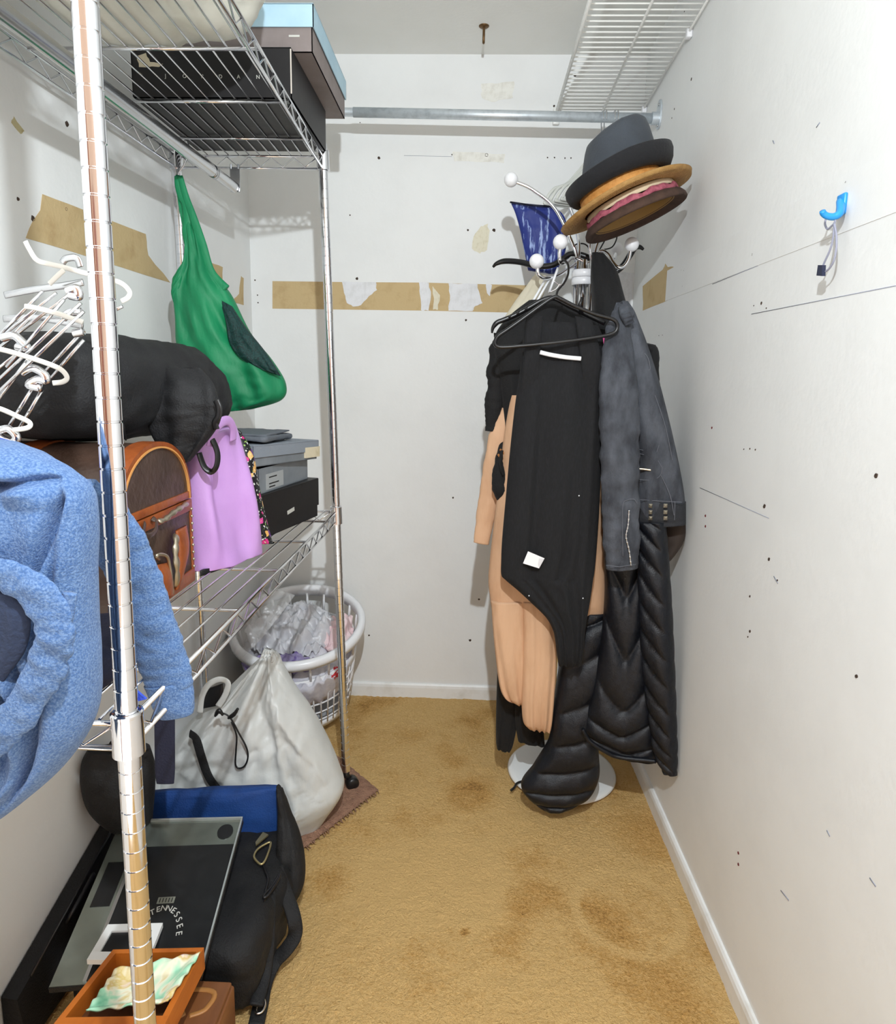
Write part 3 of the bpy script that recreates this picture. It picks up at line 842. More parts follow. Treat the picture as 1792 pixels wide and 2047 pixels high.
MB().tube(cat([fx(290, 1046, .006), fx(288, 1064, .014), fx(297, 1072, .018), fx(310, 1062, .016), fx(313, 1044, .012), fx(304, 1036, .006)], 30), .005, 10, True, .35, (1, 0, 0)).obj('leather_loop', M_TRUNK, tr)
v, f = loft([(fx(352, 1062, .008), fx(372, 1050, .008), .008), (fx(356, 1100, .012), fx(376, 1094, .012), .012), (fx(355, 1150, .01), fx(366, 1144, .01), .01), (fx(352, 1180, .006), fx(358, 1176, .006), .006)], 24, 20)
MB().add(v, f).obj('leather_tab', M_STRAP, tr)
v, f = loft([(fx(312, 1130, .006), fx(336, 1124, .006), .008), (fx(318, 1160, .01), fx(342, 1156, .01), .012), (fx(330, 1192, .006), fx(345, 1190, .006), .008)], 24, 20)
MB().add(v, f).obj('leather_tab', M_STRAP, tr)

# ------------------------------------------------------------------ black duffel on the trunk
df = thing('duffel_bag', 'black padded bag slumped across the top of the brown trunk', 'bag', (.16, -1.3, tzt))
M_BLKNYL = mat('black_nylon', (22, 23, 26), .72, var=(18, (30, 31, 34), .5, .8), bump=(300, .25, 9, .35, 28, .15))
ys = [-1.545, -1.50, -1.42, -1.32, -1.2, -1.1, -1.03, -.985, -.965]
cen = [(.13, 1.282), (.13, 1.282), (.135, 1.28), (.14, 1.278), (.145, 1.276), (.15, 1.268), (.155, 1.255), (.16, 1.24), (.165, 1.228)]
hwz = [(.06, .05), (.105, .078), (.125, .092), (.13, .094), (.132, .096), (.13, .096), (.12, .088), (.09, .07), (.03, .03)]
n = 60; ns = 56; P = cat([Vector((c[0], y, c[1])) for c, y in zip(cen, ys)], n); Q = cat([Vector((a, b, 0)) for a, b in hwz], n)
v = []; f = []
for i in range(n):
    for k in range(ns):
        a = 2 * PI * k / ns; cu, su = math.cos(a), math.sin(a)
        dx = math.copysign(abs(cu) ** .72, cu) * Q[i].x; dz_ = math.copysign(abs(su) ** .8, su) * Q[i].y
        w = 1 + .07 * fbm(P[i].y * 9, cu * 1.2, su * 1.2) + .03 * fbm(P[i].y * 30, cu * 3, su * 3)
        z = P[i].z + dz_ * w
        v.append(Vector((P[i].x + dx * w, P[i].y, z)))
for i in range(n - 1):
    for k in range(ns): f.append((i*ns + k, i*ns + (k+1) % ns, (i+1)*ns + (k+1) % ns, (i+1)*ns + k))
f += [tuple(range(ns))[::-1], tuple((n-1)*ns + k for k in range(ns))]
MB().add(v, f).obj('bag_body', M_BLKNYL, df)
# the far flap that hangs down over the trunk's corner
def dfp(px, py, y): return Y(px, py, y)
rows = [(270, 735, 400, 735, -1.31, .01), (280, 765, 425, 765, -1.325, .035), (290, 800, 436, 800, -1.335, .05), (296, 840, 441, 826, -1.335, .05), (306, 872, 437, 848, -1.335, .045), (322, 898, 422, 872, -1.335, .036), (338, 918, 402, 896, -1.335, .026), (352, 932, 380, 922, -1.335, .010)]
v, f = loft(pl(rows, -1.15, .05), 50, 56, lambda u, vv, s: .006 * math.sin(6 * u + 4 * vv), .004, 4, 1, .8, .006, 24)
MB().add(v, f).obj('side_flap', M_BLKNYL, df)
MB().tube(cat([Y(226, 760, -1.42), Y(238, 800, -1.425), Y(247, 850, -1.43), Y(252, 880, -1.42)], 24), .0014, 6).obj('seam', M_BLACKPL, df)
MB().tube(cat([Y(432, 800, -1.362), Y(438, 815, -1.364), Y(437, 832, -1.364), Y(430, 845, -1.362), Y(433, 858, -1.36)], 24), .006, 10, True, .4, (0, -1, 0)).obj('strap', M_BLACKPL, df)

# ------------------------------------------------------------------ lilac tote
tt = thing('tote_bag', 'lilac leather tote bag with black handle standing on the middle shelf', 'bag', Z(455, 1130, SM))
M_LILAC = mat('lilac_leather', (196, 152, 214), .45, var=(5, (186, 140, 206), .4, .7), bump=(160, .05, 8, .12))
rows = [(400, 872, 467, 850, (-1.262, -1.125), .03), (380, 925, 480, 895, (-1.262, -1.12), .05), (374, 1000, 497, 970, (-1.262, -1.115), .062), (382, 1080, 510, 1045, (-1.265, -1.11), .066), (392, 1138, 515, 1098, (-1.268, -1.108), .066), (397, 1150, 516, 1106, (-1.268, -1.108), .05)]
v, f = loft(pl(rows, 0, .05), 60, 64, lambda u, vv, s: .013 * math.sin(4 * u - 5 * vv + 1) * math.sin(PI * vv) + .006 * math.sin(9 * u + 4 * vv) * math.sin(PI * vv), .003, 3, 3, .5, .003, 8)
v = [Vector((p.x, p.y, max(p.z, SM + .0015))) for p in v]
MB().add(v, f).obj('bag_body', M_LILAC, tt)
rows2 = [(400, 1141, 515, 1100, (-1.285, -1.125), .01), (400, 1152, 517, 1108, (-1.285, -1.125), .01)]
v, f = loft(pl(rows2, 0, .01), 6, 40, None, power=.5)
MB().add(v, f).obj('base_edge', M_BLACKPL, tt)
hpts = [Y(a, b, y) for a, b, y in ((420, 892, -1.285), (428, 862, -1.28), (444, 844, -1.25), (458, 842, -1.22), (466, 856, -1.2), (466, 880, -1.19))]
MB().tube(cat(hpts, 36), .010, 12, True, .3, (1, -.4, 0)).obj('handle', M_LILAC, tt)
hpts = [Y(a, b, -1.285) for a, b in ((398, 880), (408, 864), (424, 878), (435, 906), (433, 932), (422, 943), (408, 932), (398, 905))]
MB().tube(cat(hpts, 36), .0065, 12, True, .35, (1, -.6, 0)).obj('handle', M_BLACKPL, tt)
hpts = [Y(a, b, -1.17) for a, b in ((438, 866), (450, 862), (462, 864), (470, 874))]
MB().tube(cat(hpts, 20), .004, 10).obj('cord', M_BLACKPL, tt)

# ------------------------------------------------------------------ floral bag
def floral_material():
    m = bpy.data.materials.new('black_floral_print'); m.use_nodes = True
    nt = m.node_tree; N = nt.nodes; L = nt.links; b = N['Principled BSDF']; b.inputs['Roughness'].default_value = .55
    tc = N.new('ShaderNodeTexCoord')
    wn = N.new('ShaderNodeTexNoise'); wn.inputs['Scale'].default_value = 60; L.new(tc.outputs['Object'], wn.inputs['Vector'])
    mxv = N.new('ShaderNodeMix'); mxv.data_type = 'VECTOR'; mxv.inputs['Factor'].default_value = .015
    L.new(tc.outputs['Object'], mxv.inputs['A']); L.new(wn.outputs['Color'], mxv.inputs['B'])
    col = None
    base = N.new('ShaderNodeRGB'); base.outputs[0].default_value = (*lin((20, 18, 22)), 1); cur = base.outputs[0]
    def layer(scale, thr, cols, ramp_pos, rnd):
        nonlocal cur
        vo = N.new('ShaderNodeTexVoronoi'); vo.inputs['Scale'].default_value = scale; vo.inputs['Randomness'].default_value = rnd
        L.new(mxv.outputs['Result'], vo.inputs['Vector'])
        mr = N.new('ShaderNodeMath'); mr.operation = 'LESS_THAN'; mr.inputs[1].default_value = thr; L.new(vo.outputs['Distance'], mr.inputs[0])
        sep = N.new('ShaderNodeSeparateColor'); L.new(vo.outputs['Color'], sep.inputs[0])
        rp = N.new('ShaderNodeValToRGB'); rp.color_ramp.interpolation = 'CONSTANT'
        e = rp.color_ramp.elements
        e[0].position = 0; e[0].color = (*lin(cols[0]), 1); e[1].position = 1 / len(cols); e[1].color = (*lin(cols[1]), 1)
        for i, c in enumerate(cols[2:]):
            q = e.new((i + 2) / len(cols)); q.color = (*lin(c), 1)
        L.new(sep.outputs[0], rp.inputs['Fac'])
        mx = N.new('ShaderNodeMix'); mx.data_type = 'RGBA'
        L.new(mr.outputs[0], mx.inputs['Factor']); L.new(cur, mx.inputs['A']); L.new(rp.outputs['Color'], mx.inputs['B']); cur = mx.outputs['Result']
    layer(150, .36, [(226, 226, 220), (24, 22, 26), (150, 190, 96), (226, 226, 220), (24, 22, 26)], 0, 1)
    layer(48, .42, [(240, 184, 104), (206, 46, 128), (24, 22, 26), (112, 50, 140), (244, 200, 130), (214, 70, 150), (24, 22, 26)], 0, 1)
    layer(48, .12, [(250, 232, 200), (240, 130, 170), (240, 220, 160)], 0, 1)
    L.new(cur, b.inputs['Base Color'])
    return m
M_FLORAL = floral_material()
fb = thing('floral_bag', 'black bag printed with bright pink and orange flowers behind the lilac tote', 'bag', Z(525, 1095, SM))
rows = [(448, 868, 478, 862, -1.03, .012), (452, 882, 492, 880, -1.03, .03), (464, 920, 506, 912, -1.03, .045), (478, 970, 514, 962, -1.03, .05), (494, 1030, 526, 1020, -1.03, .05), (508, 1076, 538, 1066, -1.03, .045), (518, 1096, 549, 1100, -1.035, .02)]
v, f = loft(pl(rows, -1.03, .04), 50, 40, None, .004, 4, 2, .7, .004, 20)
v = [Vector((p.x, p.y, max(p.z, SM + .0015))) for p in v]
MB().add(v, f).obj('bag_body', M_FLORAL, fb)
MB().tube(cat([Y(a, b, -1.04) for a, b in ((455, 870), (464, 860), (474, 860), (482, 868))], 16), .004, 10).obj('handle', M_BLACKPL, fb)

# ------------------------------------------------------------------ stack of boxes at the far end of the middle shelf
A0 = Z(520, 1080, SM); A1 = Z(635, 1031, SM); A0.z = A1.z = SM
def stackM(a0, a1, depth, z, rot=0.0):
    e1 = (a1 - a0).normalized(); e2 = Vector((-e1.y, e1.x, 0))     # e2 points to the wall side
    c = (a0 + a1) / 2 + e2 * (depth / 2); c.z = z
    return frame_m(c, e1, e2) @ Matrix.Rotation(rot, 4, 'Z')
L1 = (A1 - A0).length
M1 = stackM(A0, A1, .19, SM)
b1 = shoebox('shoebox', 'black shoebox at the bottom of the stack behind the floral bag', M1, L1, .19, .107, M_BLKBOX, M_BLKBOX, .075, .003)
q = X(573, 1031, 0.0); 
fm = M1 @ Matrix.Translation((L1 * -.02, -.0985, .044))
MB().box((-.018, -.0006, -.004), (.018, 0, .006), fm @ Matrix.Rotation(-.12, 4, 'Y')).obj('sticker', M_LETTER, b1, False)
M2 = stackM(A0, A1, .17, SM + .1095, .05) @ Matrix.Translation((-.012, .008, 0))
b2 = shoebox('shoebox', 'slate grey open shoebox with printed label in the middle of the stack', M2, L1 - .03, .165, .062, M_SLATE, M_SLATE, lid=False)
MB().box((-.10, -.0832, .006), (-.01, -.0826, .045), M2).obj('label', mat('grey_label', (160, 164, 166), .6), b2, False)
for zz, w in ((.034, .04), (.018, .05), (.01, .03)):
    MB().box((-.085, -.0836, zz), (-.085 + w, -.0832, zz + .003), M2).obj('print', M_BLACKPL, b2, False)
M3 = stackM(A0, A1, .19, SM + .173, -.06) @ Matrix.Translation((-.012, -.004, 0)) @ Matrix.Rotation(.04, 4, 'Y')
b3 = shoebox('storage_box', 'grey storage box with flat lid on the upper part of the stack', M3, L1 - .01, .19, .05, M_SLATE, mat('grey_fabric_lid', (132, 140, 150), .7, bump=(200, .1)), .028, .004)
MB().box((.03, -.04, .052), (.07, .0, .0545), M3).obj('lid_tab', MATS['grey_fabric_lid'], b3, False)
MB().box((L1/2 - .07, -.1, .006), (L1/2 + .004, -.0955, .034), M3).obj('label', M_CREAM, b3, False)
fcase = thing('folded_case', 'dark grey folded fabric case lying on top of the box stack', 'case', M3 @ Vector((-.06, .02, .056)))
def cdisp(c, n): return n * .003 * fbm(c.x * 18, c.y * 18, c.z * 30)
v, f = rbox((-.13, -.075, .0565), (.075, .09, .072), .007, 3, M3 @ Matrix.Rotation(.25, 4, 'Z'), cdisp, 14)
MB().add(v, f).obj('case_body', mat('dark_grey_fabric', (96, 102, 110), .75, bump=(200, .12, 20, .1)), fcase)
v, f = rbox((-.12, -.07, .073), (.065, .08, .079), .003, 3, M3 @ Matrix.Rotation(.25, 4, 'Z') @ Matrix.Rotation(-.03, 4, 'Y'), cdisp, 12)
MB().add(v, f).obj('case_flap', MATS['dark_grey_fabric'], fcase)

# ------------------------------------------------------------------ chrome wire rack thrown on the bag
wr_ = thing('wire_rack', 'tangled chrome wire rack with white curved bands lying on the black bag', 'rack', Y(100, 800, -1.6))
YW = -1.62
def cp(l, y=YW): return [Y(a / 4.45, 480 + b / 4.45, y) for a, b in l]
RODS = [((-120, 960), (380, 455), 0), ((-120, 968), (500, 470), .012), ((-120, 1040), (620, 480), .02), ((60, 1130), (570, 530), -.01), ((-150, 1370), (720, 560), -.012), ((-150, 1480), (745, 635), -.016),
        ((-120, 1560), (250, 1060), -.012), ((390, 1180), (720, 830), .01), ((450, 1230), (745, 890), .014), ((60, 1690), (300, 1300), .0), ((150, 1715), (375, 1335), .004), ((-200, 1190), (330, 620), .03), ((980, 640), (1090, 590), .02), ((-150, 1250), (180, 990), .02)]
for A, B, dy in RODS:
    MB().tube(cp([A, B], YW + dy), .0024, 8).obj('rod', M_CHROME, wr_)
M_BAND = mat('white_band', (238, 238, 232), .4)
for l, y in (([(225, 10), (260, 80), (330, 180), (450, 215), (560, 240), (720, 285), (860, 320), (970, 350), (1080, 385), (1150, 455), (1140, 510), (1080, 545)], YW + .02),
             ([(220, 590), (300, 600), (500, 650), (620, 690), (740, 730)], YW - .016), ([(-150, 940), (0, 970), (150, 1010), (400, 1090), (540, 1150), (596, 1220), (560, 1260), (470, 1272)], YW - .02),
             ([(-150, 1470), (0, 1500), (150, 1565), (262, 1622), (248, 1668), (120, 1690)], YW - .016), ([(440, 390), (500, 330), (570, 265)], YW + .012)):
    MB().tube(cat(cp(l, y), 50), .0036, 10, True, .35, (0, -1, 0)).obj('band', M_BAND, wr_)
for l, y in (([(40, 490), (300, 440), (560, 405), (740, 375)], YW + .03), ([(555, 205), (590, 165), (680, 160), (715, 240)], YW + .03), ([(30, 700), (300, 690), (520, 720), (740, 760)], YW + .03)):
    MB().tube(cat(cp(l, y), 30), .005, 10, True, .3, (0, -1, 0)).obj('flat_strip', M_CHROME2, wr_)
for l in ([(200, 1180), (290, 1140), (390, 1190), (410, 1250), (330, 1240), (260, 1290), (370, 1320)], [(20, 870), (120, 850), (190, 900), (240, 960), (150, 950)], [(0, 1690), (80, 1680), (150, 1750), (110, 1800), (20, 1770), (-40, 1720)], [(600, 460), (680, 430), (700, 500), (620, 490)], [(560, 690), (640, 640), (720, 640)], [(660, 830), (740, 815)]):
    MB().tube(cat(cp(l, YW - .006), 36), .0058, 12).obj('curl', M_CHROME, wr_)

# ------------------------------------------------------------------ blue fleece over the front corner
M_FLEECE = mat('heather_blue_fleece', (70, 104, 156), .95, var=(420, (116, 146, 188), .38, .70), bump=(600, .3, 30, .10), sheen=.1, detail=2)
M_FLDARK = mat('hood_shade_placket_blue', (42, 54, 80), .95, bump=(200, .3))  # placket blue that also paints the shade in the hood
fj = thing('fleece_jacket', 'heather blue fleece jacket draped over the front corner of the rack', 'jacket', Y(60, 1640, -1.93))
YJ = -1.915
rows = [(-260, 860, 30, 893, YJ, .05), (-270, 900, 108, 925, YJ, .075), (-280, 960, 168, 970, YJ, .09), (-285, 1040, 184, 1035, YJ, .10), (-285, 1150, 181, 1150, YJ, .105), (-285, 1260, 183, 1255, YJ, .105),
        (-285, 1350, 189, 1340, YJ, .10), (-285, 1440, 180, 1445, YJ, .095), (-280, 1520, 128, 1530, YJ, .085), (-280, 1590, 52, 1598, YJ, .07), (-280, 1650, -10, 1645, YJ, .03)]
def fl_d(u, v, s):
    x = (u + 1) / 2
    a = .007 * math.sin(9 * x + 4 * v + 2.2 * math.sin(3 * v)) + .010 * (abs(nz(x * 5 - v * 3, v * 7 + x * 2, 5)) * 2 - .6) + .006 * math.sin(17 * x - 6 * v + 1)
    ridge = -.030 * math.exp(-((x - .62 - .3 * (v - .45)) / .045) ** 2) * smoothstep(.2, .4, v) * (1 - smoothstep(.72, .85, v))
    ridge += -.026 * math.exp(-((v - .16 - .10 * (1 - x)) / .018) ** 2) * smoothstep(.45, .62, x)
    ridge += -.028 * math.exp(-((x - .9 + .22 * (v - .4)) / .025) ** 2) * smoothstep(.12, .3, v) * (1 - smoothstep(.6, .7, v))
    q = x - (.925 - .56 * (v - .26))
    w = smoothstep(.2, .28, v) * (1 - smoothstep(.46, .56, v))
    ridge += (-.034 * math.exp(-(q / .016) ** 2) + .012 * math.exp(-((q - .035) / .02) ** 2)) * w
    q = x - (.80 + .45 * (v - .62))
    w = smoothstep(.5, .58, v) * (1 - smoothstep(.8, .9, v))
    ridge += (-.030 * math.exp(-(q / .018) ** 2) + .012 * math.exp(-((q + .04) / .025) ** 2)) * w
    return a + ridge
v, f = loft(pl(rows, YJ, .1), 150, 170, fl_d, 0, 0, 0, .62, .004, 20)
MB().add(v, f).obj('jacket_body', M_FLEECE, fj)
# hood rolls; a dark sheet stands for the shade in the opening
v, f = sleeve([Y(a, b, y) for a, b, y in ((-60, 1138, YJ - .046), (10, 1150, YJ - .052), (66, 1180, YJ - .054), (104, 1235, YJ - .054), (104, 1300, YJ - .052), (74, 1372, YJ - .05), (20, 1450, YJ - .048), (-50, 1530, YJ - .044))], [.012, .016, .018, .019, .018, .017, .015, .012], 28, 90, .38, .004, 40, 2)
MB().add(v, f).obj('hood_edge', M_FLEECE, fj)
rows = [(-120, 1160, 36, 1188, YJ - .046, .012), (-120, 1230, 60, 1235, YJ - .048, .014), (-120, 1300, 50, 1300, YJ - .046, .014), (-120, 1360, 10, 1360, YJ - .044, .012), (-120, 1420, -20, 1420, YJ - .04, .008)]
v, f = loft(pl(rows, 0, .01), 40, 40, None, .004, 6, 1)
MB().add(v, f).obj('hood_shade', M_FLDARK, fj)
# zip placket running down from the hood
for l, r, m in ((((128, 1190), (118, 1235), (100, 1300), (66, 1365), (20, 1425), (-30, 1475)), .0035, M_FLDARK), (((140, 1185), (132, 1240), (114, 1305), (80, 1372), (34, 1435), (-20, 1490)), .0065, M_FLEECE)):
    MB().tube(cat([Y(a, b, YJ - .05) for a, b in l], 50), r, 12, True, .6, (0, -1, 0)).obj('placket', m, fj)
# sleeve that falls behind the post
v, f = sleeve([Y(a, b, y) for a, b, y in ((150, 980, -1.80), (212, 1040, -1.77), (258, 1130, -1.75), (298, 1240, -1.735), (332, 1345, -1.725), (350, 1412, -1.72))], [.028, .032, .034, .034, .032, .026], 36, 120, .5, .0035, 34, 5)
MB().add(v, f).obj('sleeve', M_FLEECE, fj)
v, f = sleeve([Y(a, b, y) for a, b, y in ((336, 1362, -1.722), (347, 1402, -1.722), (354, 1430, -1.722))], [.0325, .029, .022], 30, 24, .55, .002, 30, 8)
MB().add(v, f).obj('cuff', M_FLEECE, fj)
# blue webbing strap under the jacket
bs = thing('webbing_strap', 'royal blue webbing strap beside the fleece jacket under the black bag', 'strap', Y(100, 940, -1.8))
MB().tube(cat([Y(a, b, -1.80) for a, b in ((-40, 880), (10, 892), (55, 908), (80, 925), (112, 945), (140, 966), (146, 1000))], 30), .0085, 10, True, .16, (0, -1, .6)).obj('webbing', mat('royal_blue_webbing', (52, 78, 190), .7, bump=(300, .3)), bs)
# ------------------------------------------------------------------ small rug under the rear caster
c1, c2, c4 = Z(757, 1582, 0), Z(598, 1708, 0), Z(648, 1492, 0)
ru, rv = c2 - c1, c4 - c1
def rugpt(u, v, seed=0):
    e = min(u, 1 - u, v, 1 - v)
    w = .012 * nz(u * 22, v * 22, 1) * (1 if e < .02 else 0)
    p = c1 + ru * (u + w) + rv * (v + w)
    return Vector((p.x, p.y, .006 + .005 * smoothstep(0, .05, e) + .0025 * nz(p.x * 160, p.y * 160) * smoothstep(0, .03, e)))
n = 70
v = [rugpt(i / n, j / n) for j in range(n + 1) for i in range(n + 1)]
f = [(j*(n+1)+i, j*(n+1)+i+1, (j+1)*(n+1)+i+1, (j+1)*(n+1)+i) for j in range(n) for i in range(n)]
rug = thing('rug', 'small dusty pink rug on the carpet under the rear caster', 'rug', ((c1 + c2) / 2))
M_RUG = mat('dusty_pink_pile', (168, 128, 104), .95, var=(60, (142, 104, 84), .4, .7), bump=(300, .8, 60, .4))
MB().add(v, f).obj('rug_pile', M_RUG, rug)
rnd = random.Random(5)
for s in range(36):
    t = (s + rnd.uniform(.1, .9)) / 36
    p = c1 + ru * t; q = p - rv.normalized() * rnd.uniform(.006, .016) + ru.normalized() * rnd.uniform(-.006, .006)
    MB().tube([Vector((p.x, p.y, .008)), Vector((q.x, q.y, .005))], [.0022, .0008], 5).obj('fringe', M_RUG, rug)

# ------------------------------------------------------------------ laundry basket
RC = Vector((.222, -.287, .418)); TILT = .27
BM = Matrix.Translation(RC) @ Matrix.Rotation(TILT, 4, 'X')
BR, BB, BH = .232, .165, .36
bk = thing('laundry_basket', 'round white plastic laundry basket with open slatted sides', 'basket', (.222, -.2, .02))
def rad(z): return BB + (BR - .012 - BB) * (z + BH) / BH
MB().lathe([(BR - .016, -.004), (BR - .014, .006), (BR - .004, .010), (BR + .008, .006), (BR + .012, -.006), (BR + .010, -.022), (BR + .006, -.022), (BR + .007, -.006), (BR - .004, -.002), (BR - .012, -.03), (BR - .016, -.03)], 72, BM, close=True).obj('rim', M_WHITEPL, bk)
MB().lathe([(rad(-.10) - .002, -.095), (rad(-.10) + .003, -.095), (rad(-.14) + .003, -.14), (rad(-.14) - .002, -.14)], 72, BM, close=True).obj('middle_band', M_WHITEPL, bk)
MB().lathe([(.001, -BH), (BB, -BH), (BB + .004, -BH + .03), (BB, -BH + .03), (BB - .004, -BH + .006), (.001, -BH + .006)], 60, BM).obj('base', M_WHITEPL, bk)
for z in (-.185, -.23, -.275, -.315):
    pts = [BM @ Vector((rad(z) * math.cos(2*PI*i/60), rad(z) * math.sin(2*PI*i/60), z)) for i in range(60)]
    MB().tube(pts, .003, 6, closed=True).obj('ring', M_WHITEPL, bk)
for i in range(44):
    a = 2 * PI * i / 44
    z0, z1 = (-BH + .02, -.13)
    MB().tube([BM @ Vector((rad(z0) * math.cos(a), rad(z0) * math.sin(a), z0)), BM @ Vector((rad(z1) * math.cos(a), rad(z1) * math.sin(a), z1))], .0032, 6).obj('slat', M_WHITEPL, bk)
for i in range(20):
    a = 2 * PI * (i + .3) / 20
    z0, z1 = -.10, -.02
    MB().tube([BM @ Vector((rad(z0) * math.cos(a), rad(z0) * math.sin(a), z0)), BM @ Vector((rad(z1) * math.cos(a), rad(z1) * math.sin(a), z1))], .005, 6).obj('upper_slat', M_WHITEPL, bk)

def heap(cx, cy, rx, ry, z0, h, rough, seed, rot=0.0, thick=.03, n=46):
    """crumpled cloth lying in the basket"""
    v = []; f = []
    for lay in (0, 1):
        for j in range(n + 1):
            for i in range(n + 1):
                u, w = -1 + 2 * i / n, -1 + 2 * j / n
                # square to disc
                x = u * math.sqrt(1 - w * w / 2); y = w * math.sqrt(1 - u * u / 2)
                r2 = x * x + y * y
                px_, py_ = cx + rx * (x * math.cos(rot) - y * math.sin(rot)), cy + ry * (x * math.sin(rot) + y * math.cos(rot))
                zz = z0 + h * (1 - r2) + rough * (abs(fbm(px_ * 16, py_ * 16, seed)) * 1.6 - .5 + .4 * fbm(px_ * 45, py_ * 45, seed + 2)) - (thick * (1 - r2 ** 3) if lay else 0)
                v.append(BM @ Vector((px_ * (1 + .06 * nz(x * 3, y * 3, seed)), py_, zz)))
    m = (n + 1) ** 2
    for j in range(n):
        for i in range(n):
            a = j*(n+1)+i; f.append((a, a+1, a+n+2, a+n+1)); f.append((m+a, m+a+n+1, m+a+n+2, m+a+1))
    for i in range(n):
        for a, b in ((i, i + 1), (n*(n+1)+i+1, n*(n+1)+i), ((i+1)*(n+1), i*(n+1)), (i*(n+1)+n, (i+1)*(n+1)+n)):
            f.append((b, a, m + a, m + b))
    return v, f
M_SHEER = mat('white_plastic_film', (232, 232, 236), .3, var=(18, (214, 214, 222), .4, .7), bump=(30, .3, 9, .3), trans=.25)
M_PURPLE = mat('lilac_printed_cloth', (150, 140, 178), .8, var=(34, (96, 74, 140), .45, .62), bump=(60, .2))
M_PINK = mat('pale_pink_cloth', (232, 200, 204), .8, var=(20, (238, 222, 222), .4, .7), bump=(40, .2))
M_REDC = mat('red_printed_cloth', (190, 46, 56), .7, var=(30, (220, 210, 214), .5, .62))
MB().add(*heap(.0, -.02, .20, .20, -.10, .05, .03, 1.0, thick=.2)).obj('clothes_heap', mat('white_laundry', (216, 214, 220), .8, var=(9, (188, 186, 200), .45, .65), bump=(40, .2)), None)
o = [x for x in COL.objects if x.name.startswith('clothes_heap')][0]; tag(o, 'mixed pale laundry filling the white basket', 'laundry')
tag(MB().add(*heap(-.03, .02, .165, .15, -.04, .065, .045, 4.0, thick=.03)).obj('plastic_bag', M_SHEER), 'crumpled clear white plastic bag on top of the laundry basket', 'bag')
tag(MB().add(*heap(-.03, -.155, .135, .05, -.055, .03, .02, 7.0, thick=.02)).obj('folded_shirt', M_PURPLE), 'lilac and purple printed shirt at the front of the laundry basket', 'clothing')
tag(MB().add(*heap(.14, .02, .055, .11, -.05, .04, .03, 9.0, thick=.03)).obj('folded_shirt', M_PINK), 'pale pink cloth at the right side of the laundry basket', 'clothing')
tag(MB().add(*heap(.12, -.12, .05, .04, -.12, .02, .02, 11.0, thick=.04)).obj('sock', M_REDC), 'red and white cloth showing through the basket slats', 'clothing')
# sheer film trailing over the rim toward the rack
rows = [(540, 1175, 590, 1190, -.40, .004), (500, 1200, 560, 1230, -.46, .006), (475, 1235, 520, 1280, -.50, .006), (466, 1270, 500, 1300, -.52, .004), (462, 1300, 480, 1320, -.53, .003)]
v, f = loft(pl(rows, -.45, .005), 40, 40, None, .006, 7, 3, .8, .006, 20)
tag(MB().add(v, f).obj('plastic_film', mat('clear_film', (226, 226, 226), .2, bump=(24, .6), alpha=.22)), 'sheer plastic film hanging over the left rim of the basket', 'film')

# ------------------------------------------------------------------ silver drawstring bag
sb = thing('drawstring_bag', 'silvery white drawstring laundry bag with black cord slumped on the floor', 'bag', Z(600, 1680, 0))
M_SILV = mat('silver_nylon', (206, 208, 206), .42, var=(5, (190, 192, 190), .4, .7), bump=(26, .22, 7, .6), spec=.5)
rows = [(512, 1322, 552, 1302, -.73, .03), (482, 1350, 568, 1334, -.74, .07), (430, 1400, 590, 1375, -.75, .12), (372, 1450, 622, 1425, -.755, .17), (335, 1500, 652, 1480, -.76, .20), (312, 1555, 678, 1540, -.77, .215), (300, 1610, 686, 1580, -.785, .21), (305, 1660, 655, 1630, -.80, .16), (330, 1705, 612, 1690, -.83, .06)]
def silv_d(u, v, s):
    x = u
    d = .016 * abs(math.sin(3.1 * (x * 1.6 - v * 2.2) + .4)) * (1 - smoothstep(.75, .95, v)) + .010 * math.sin(9 * x * (1.2 - v) + 2) * (1 - smoothstep(.3, .75, v))
    d += .012 * (abs(fbm(x * 2.6 + v * 2, v * 5, 3)) * 2 - .5) * math.sin(PI * min(1, v * 1.2)) + .014 * abs(nz(x * 3.2 - v * 3, v * 4.2, 8)) * smoothstep(.2, .5, v)
    d += .030 * max(0, .5 - abs(nz(x * 2.1 + v * 1.3, v * 2.6 - x, 12)) * 4) * smoothstep(.15, .4, v) - .010 * max(0, .4 - abs(nz(x * 4.5, v * 5.5 - x * 2, 17)) * 4)
    return d
v, f = loft(pl(rows, 0, .1), 150, 150, silv_d, 0, 0, 0, .72, .003, 14)
v = [Vector((p.x, p.y, max(p.z, .006))) for p in v]
MB().add(v, f).obj('bag_body', M_SILV, sb)
# gathered neck
rows = [(528, 1296, 545, 1300, -.735, .012), (518, 1318, 560, 1312, -.735, .035), (505, 1345, 566, 1338, -.74, .05)]
v, f = loft(pl(rows, 0, .03), 30, 48, lambda u, vv, s: .006 * math.sin(14 * u + 3 * vv), 0, 0, 0, .8, .006, 40)
MB().add(v, f).obj('gathered_neck', M_SILV, sb)
MB().tube(cat([Y(a, b, -.83) for a, b in ((400, 1425), (404, 1392), (418, 1368), (440, 1358), (456, 1366), (450, 1390), (436, 1412))], 34), .0085, 12, True, .35, (0, -1, 0)).obj('handle', M_SILV, sb)
rows = [(412, 1378, 446, 1366, -.80, .006), (408, 1396, 446, 1388, -.805, .008), (404, 1416, 436, 1410, -.81, .006)]
v, f = loft(pl(rows, 0, .01), 14, 24)
MB().add(v, f).obj('opening_shade', M_BLKCV if 'M_BLKCV' in globals() else M_BLACKPL, sb)  # black patch paints the shade inside the handle loop
YS = -.892
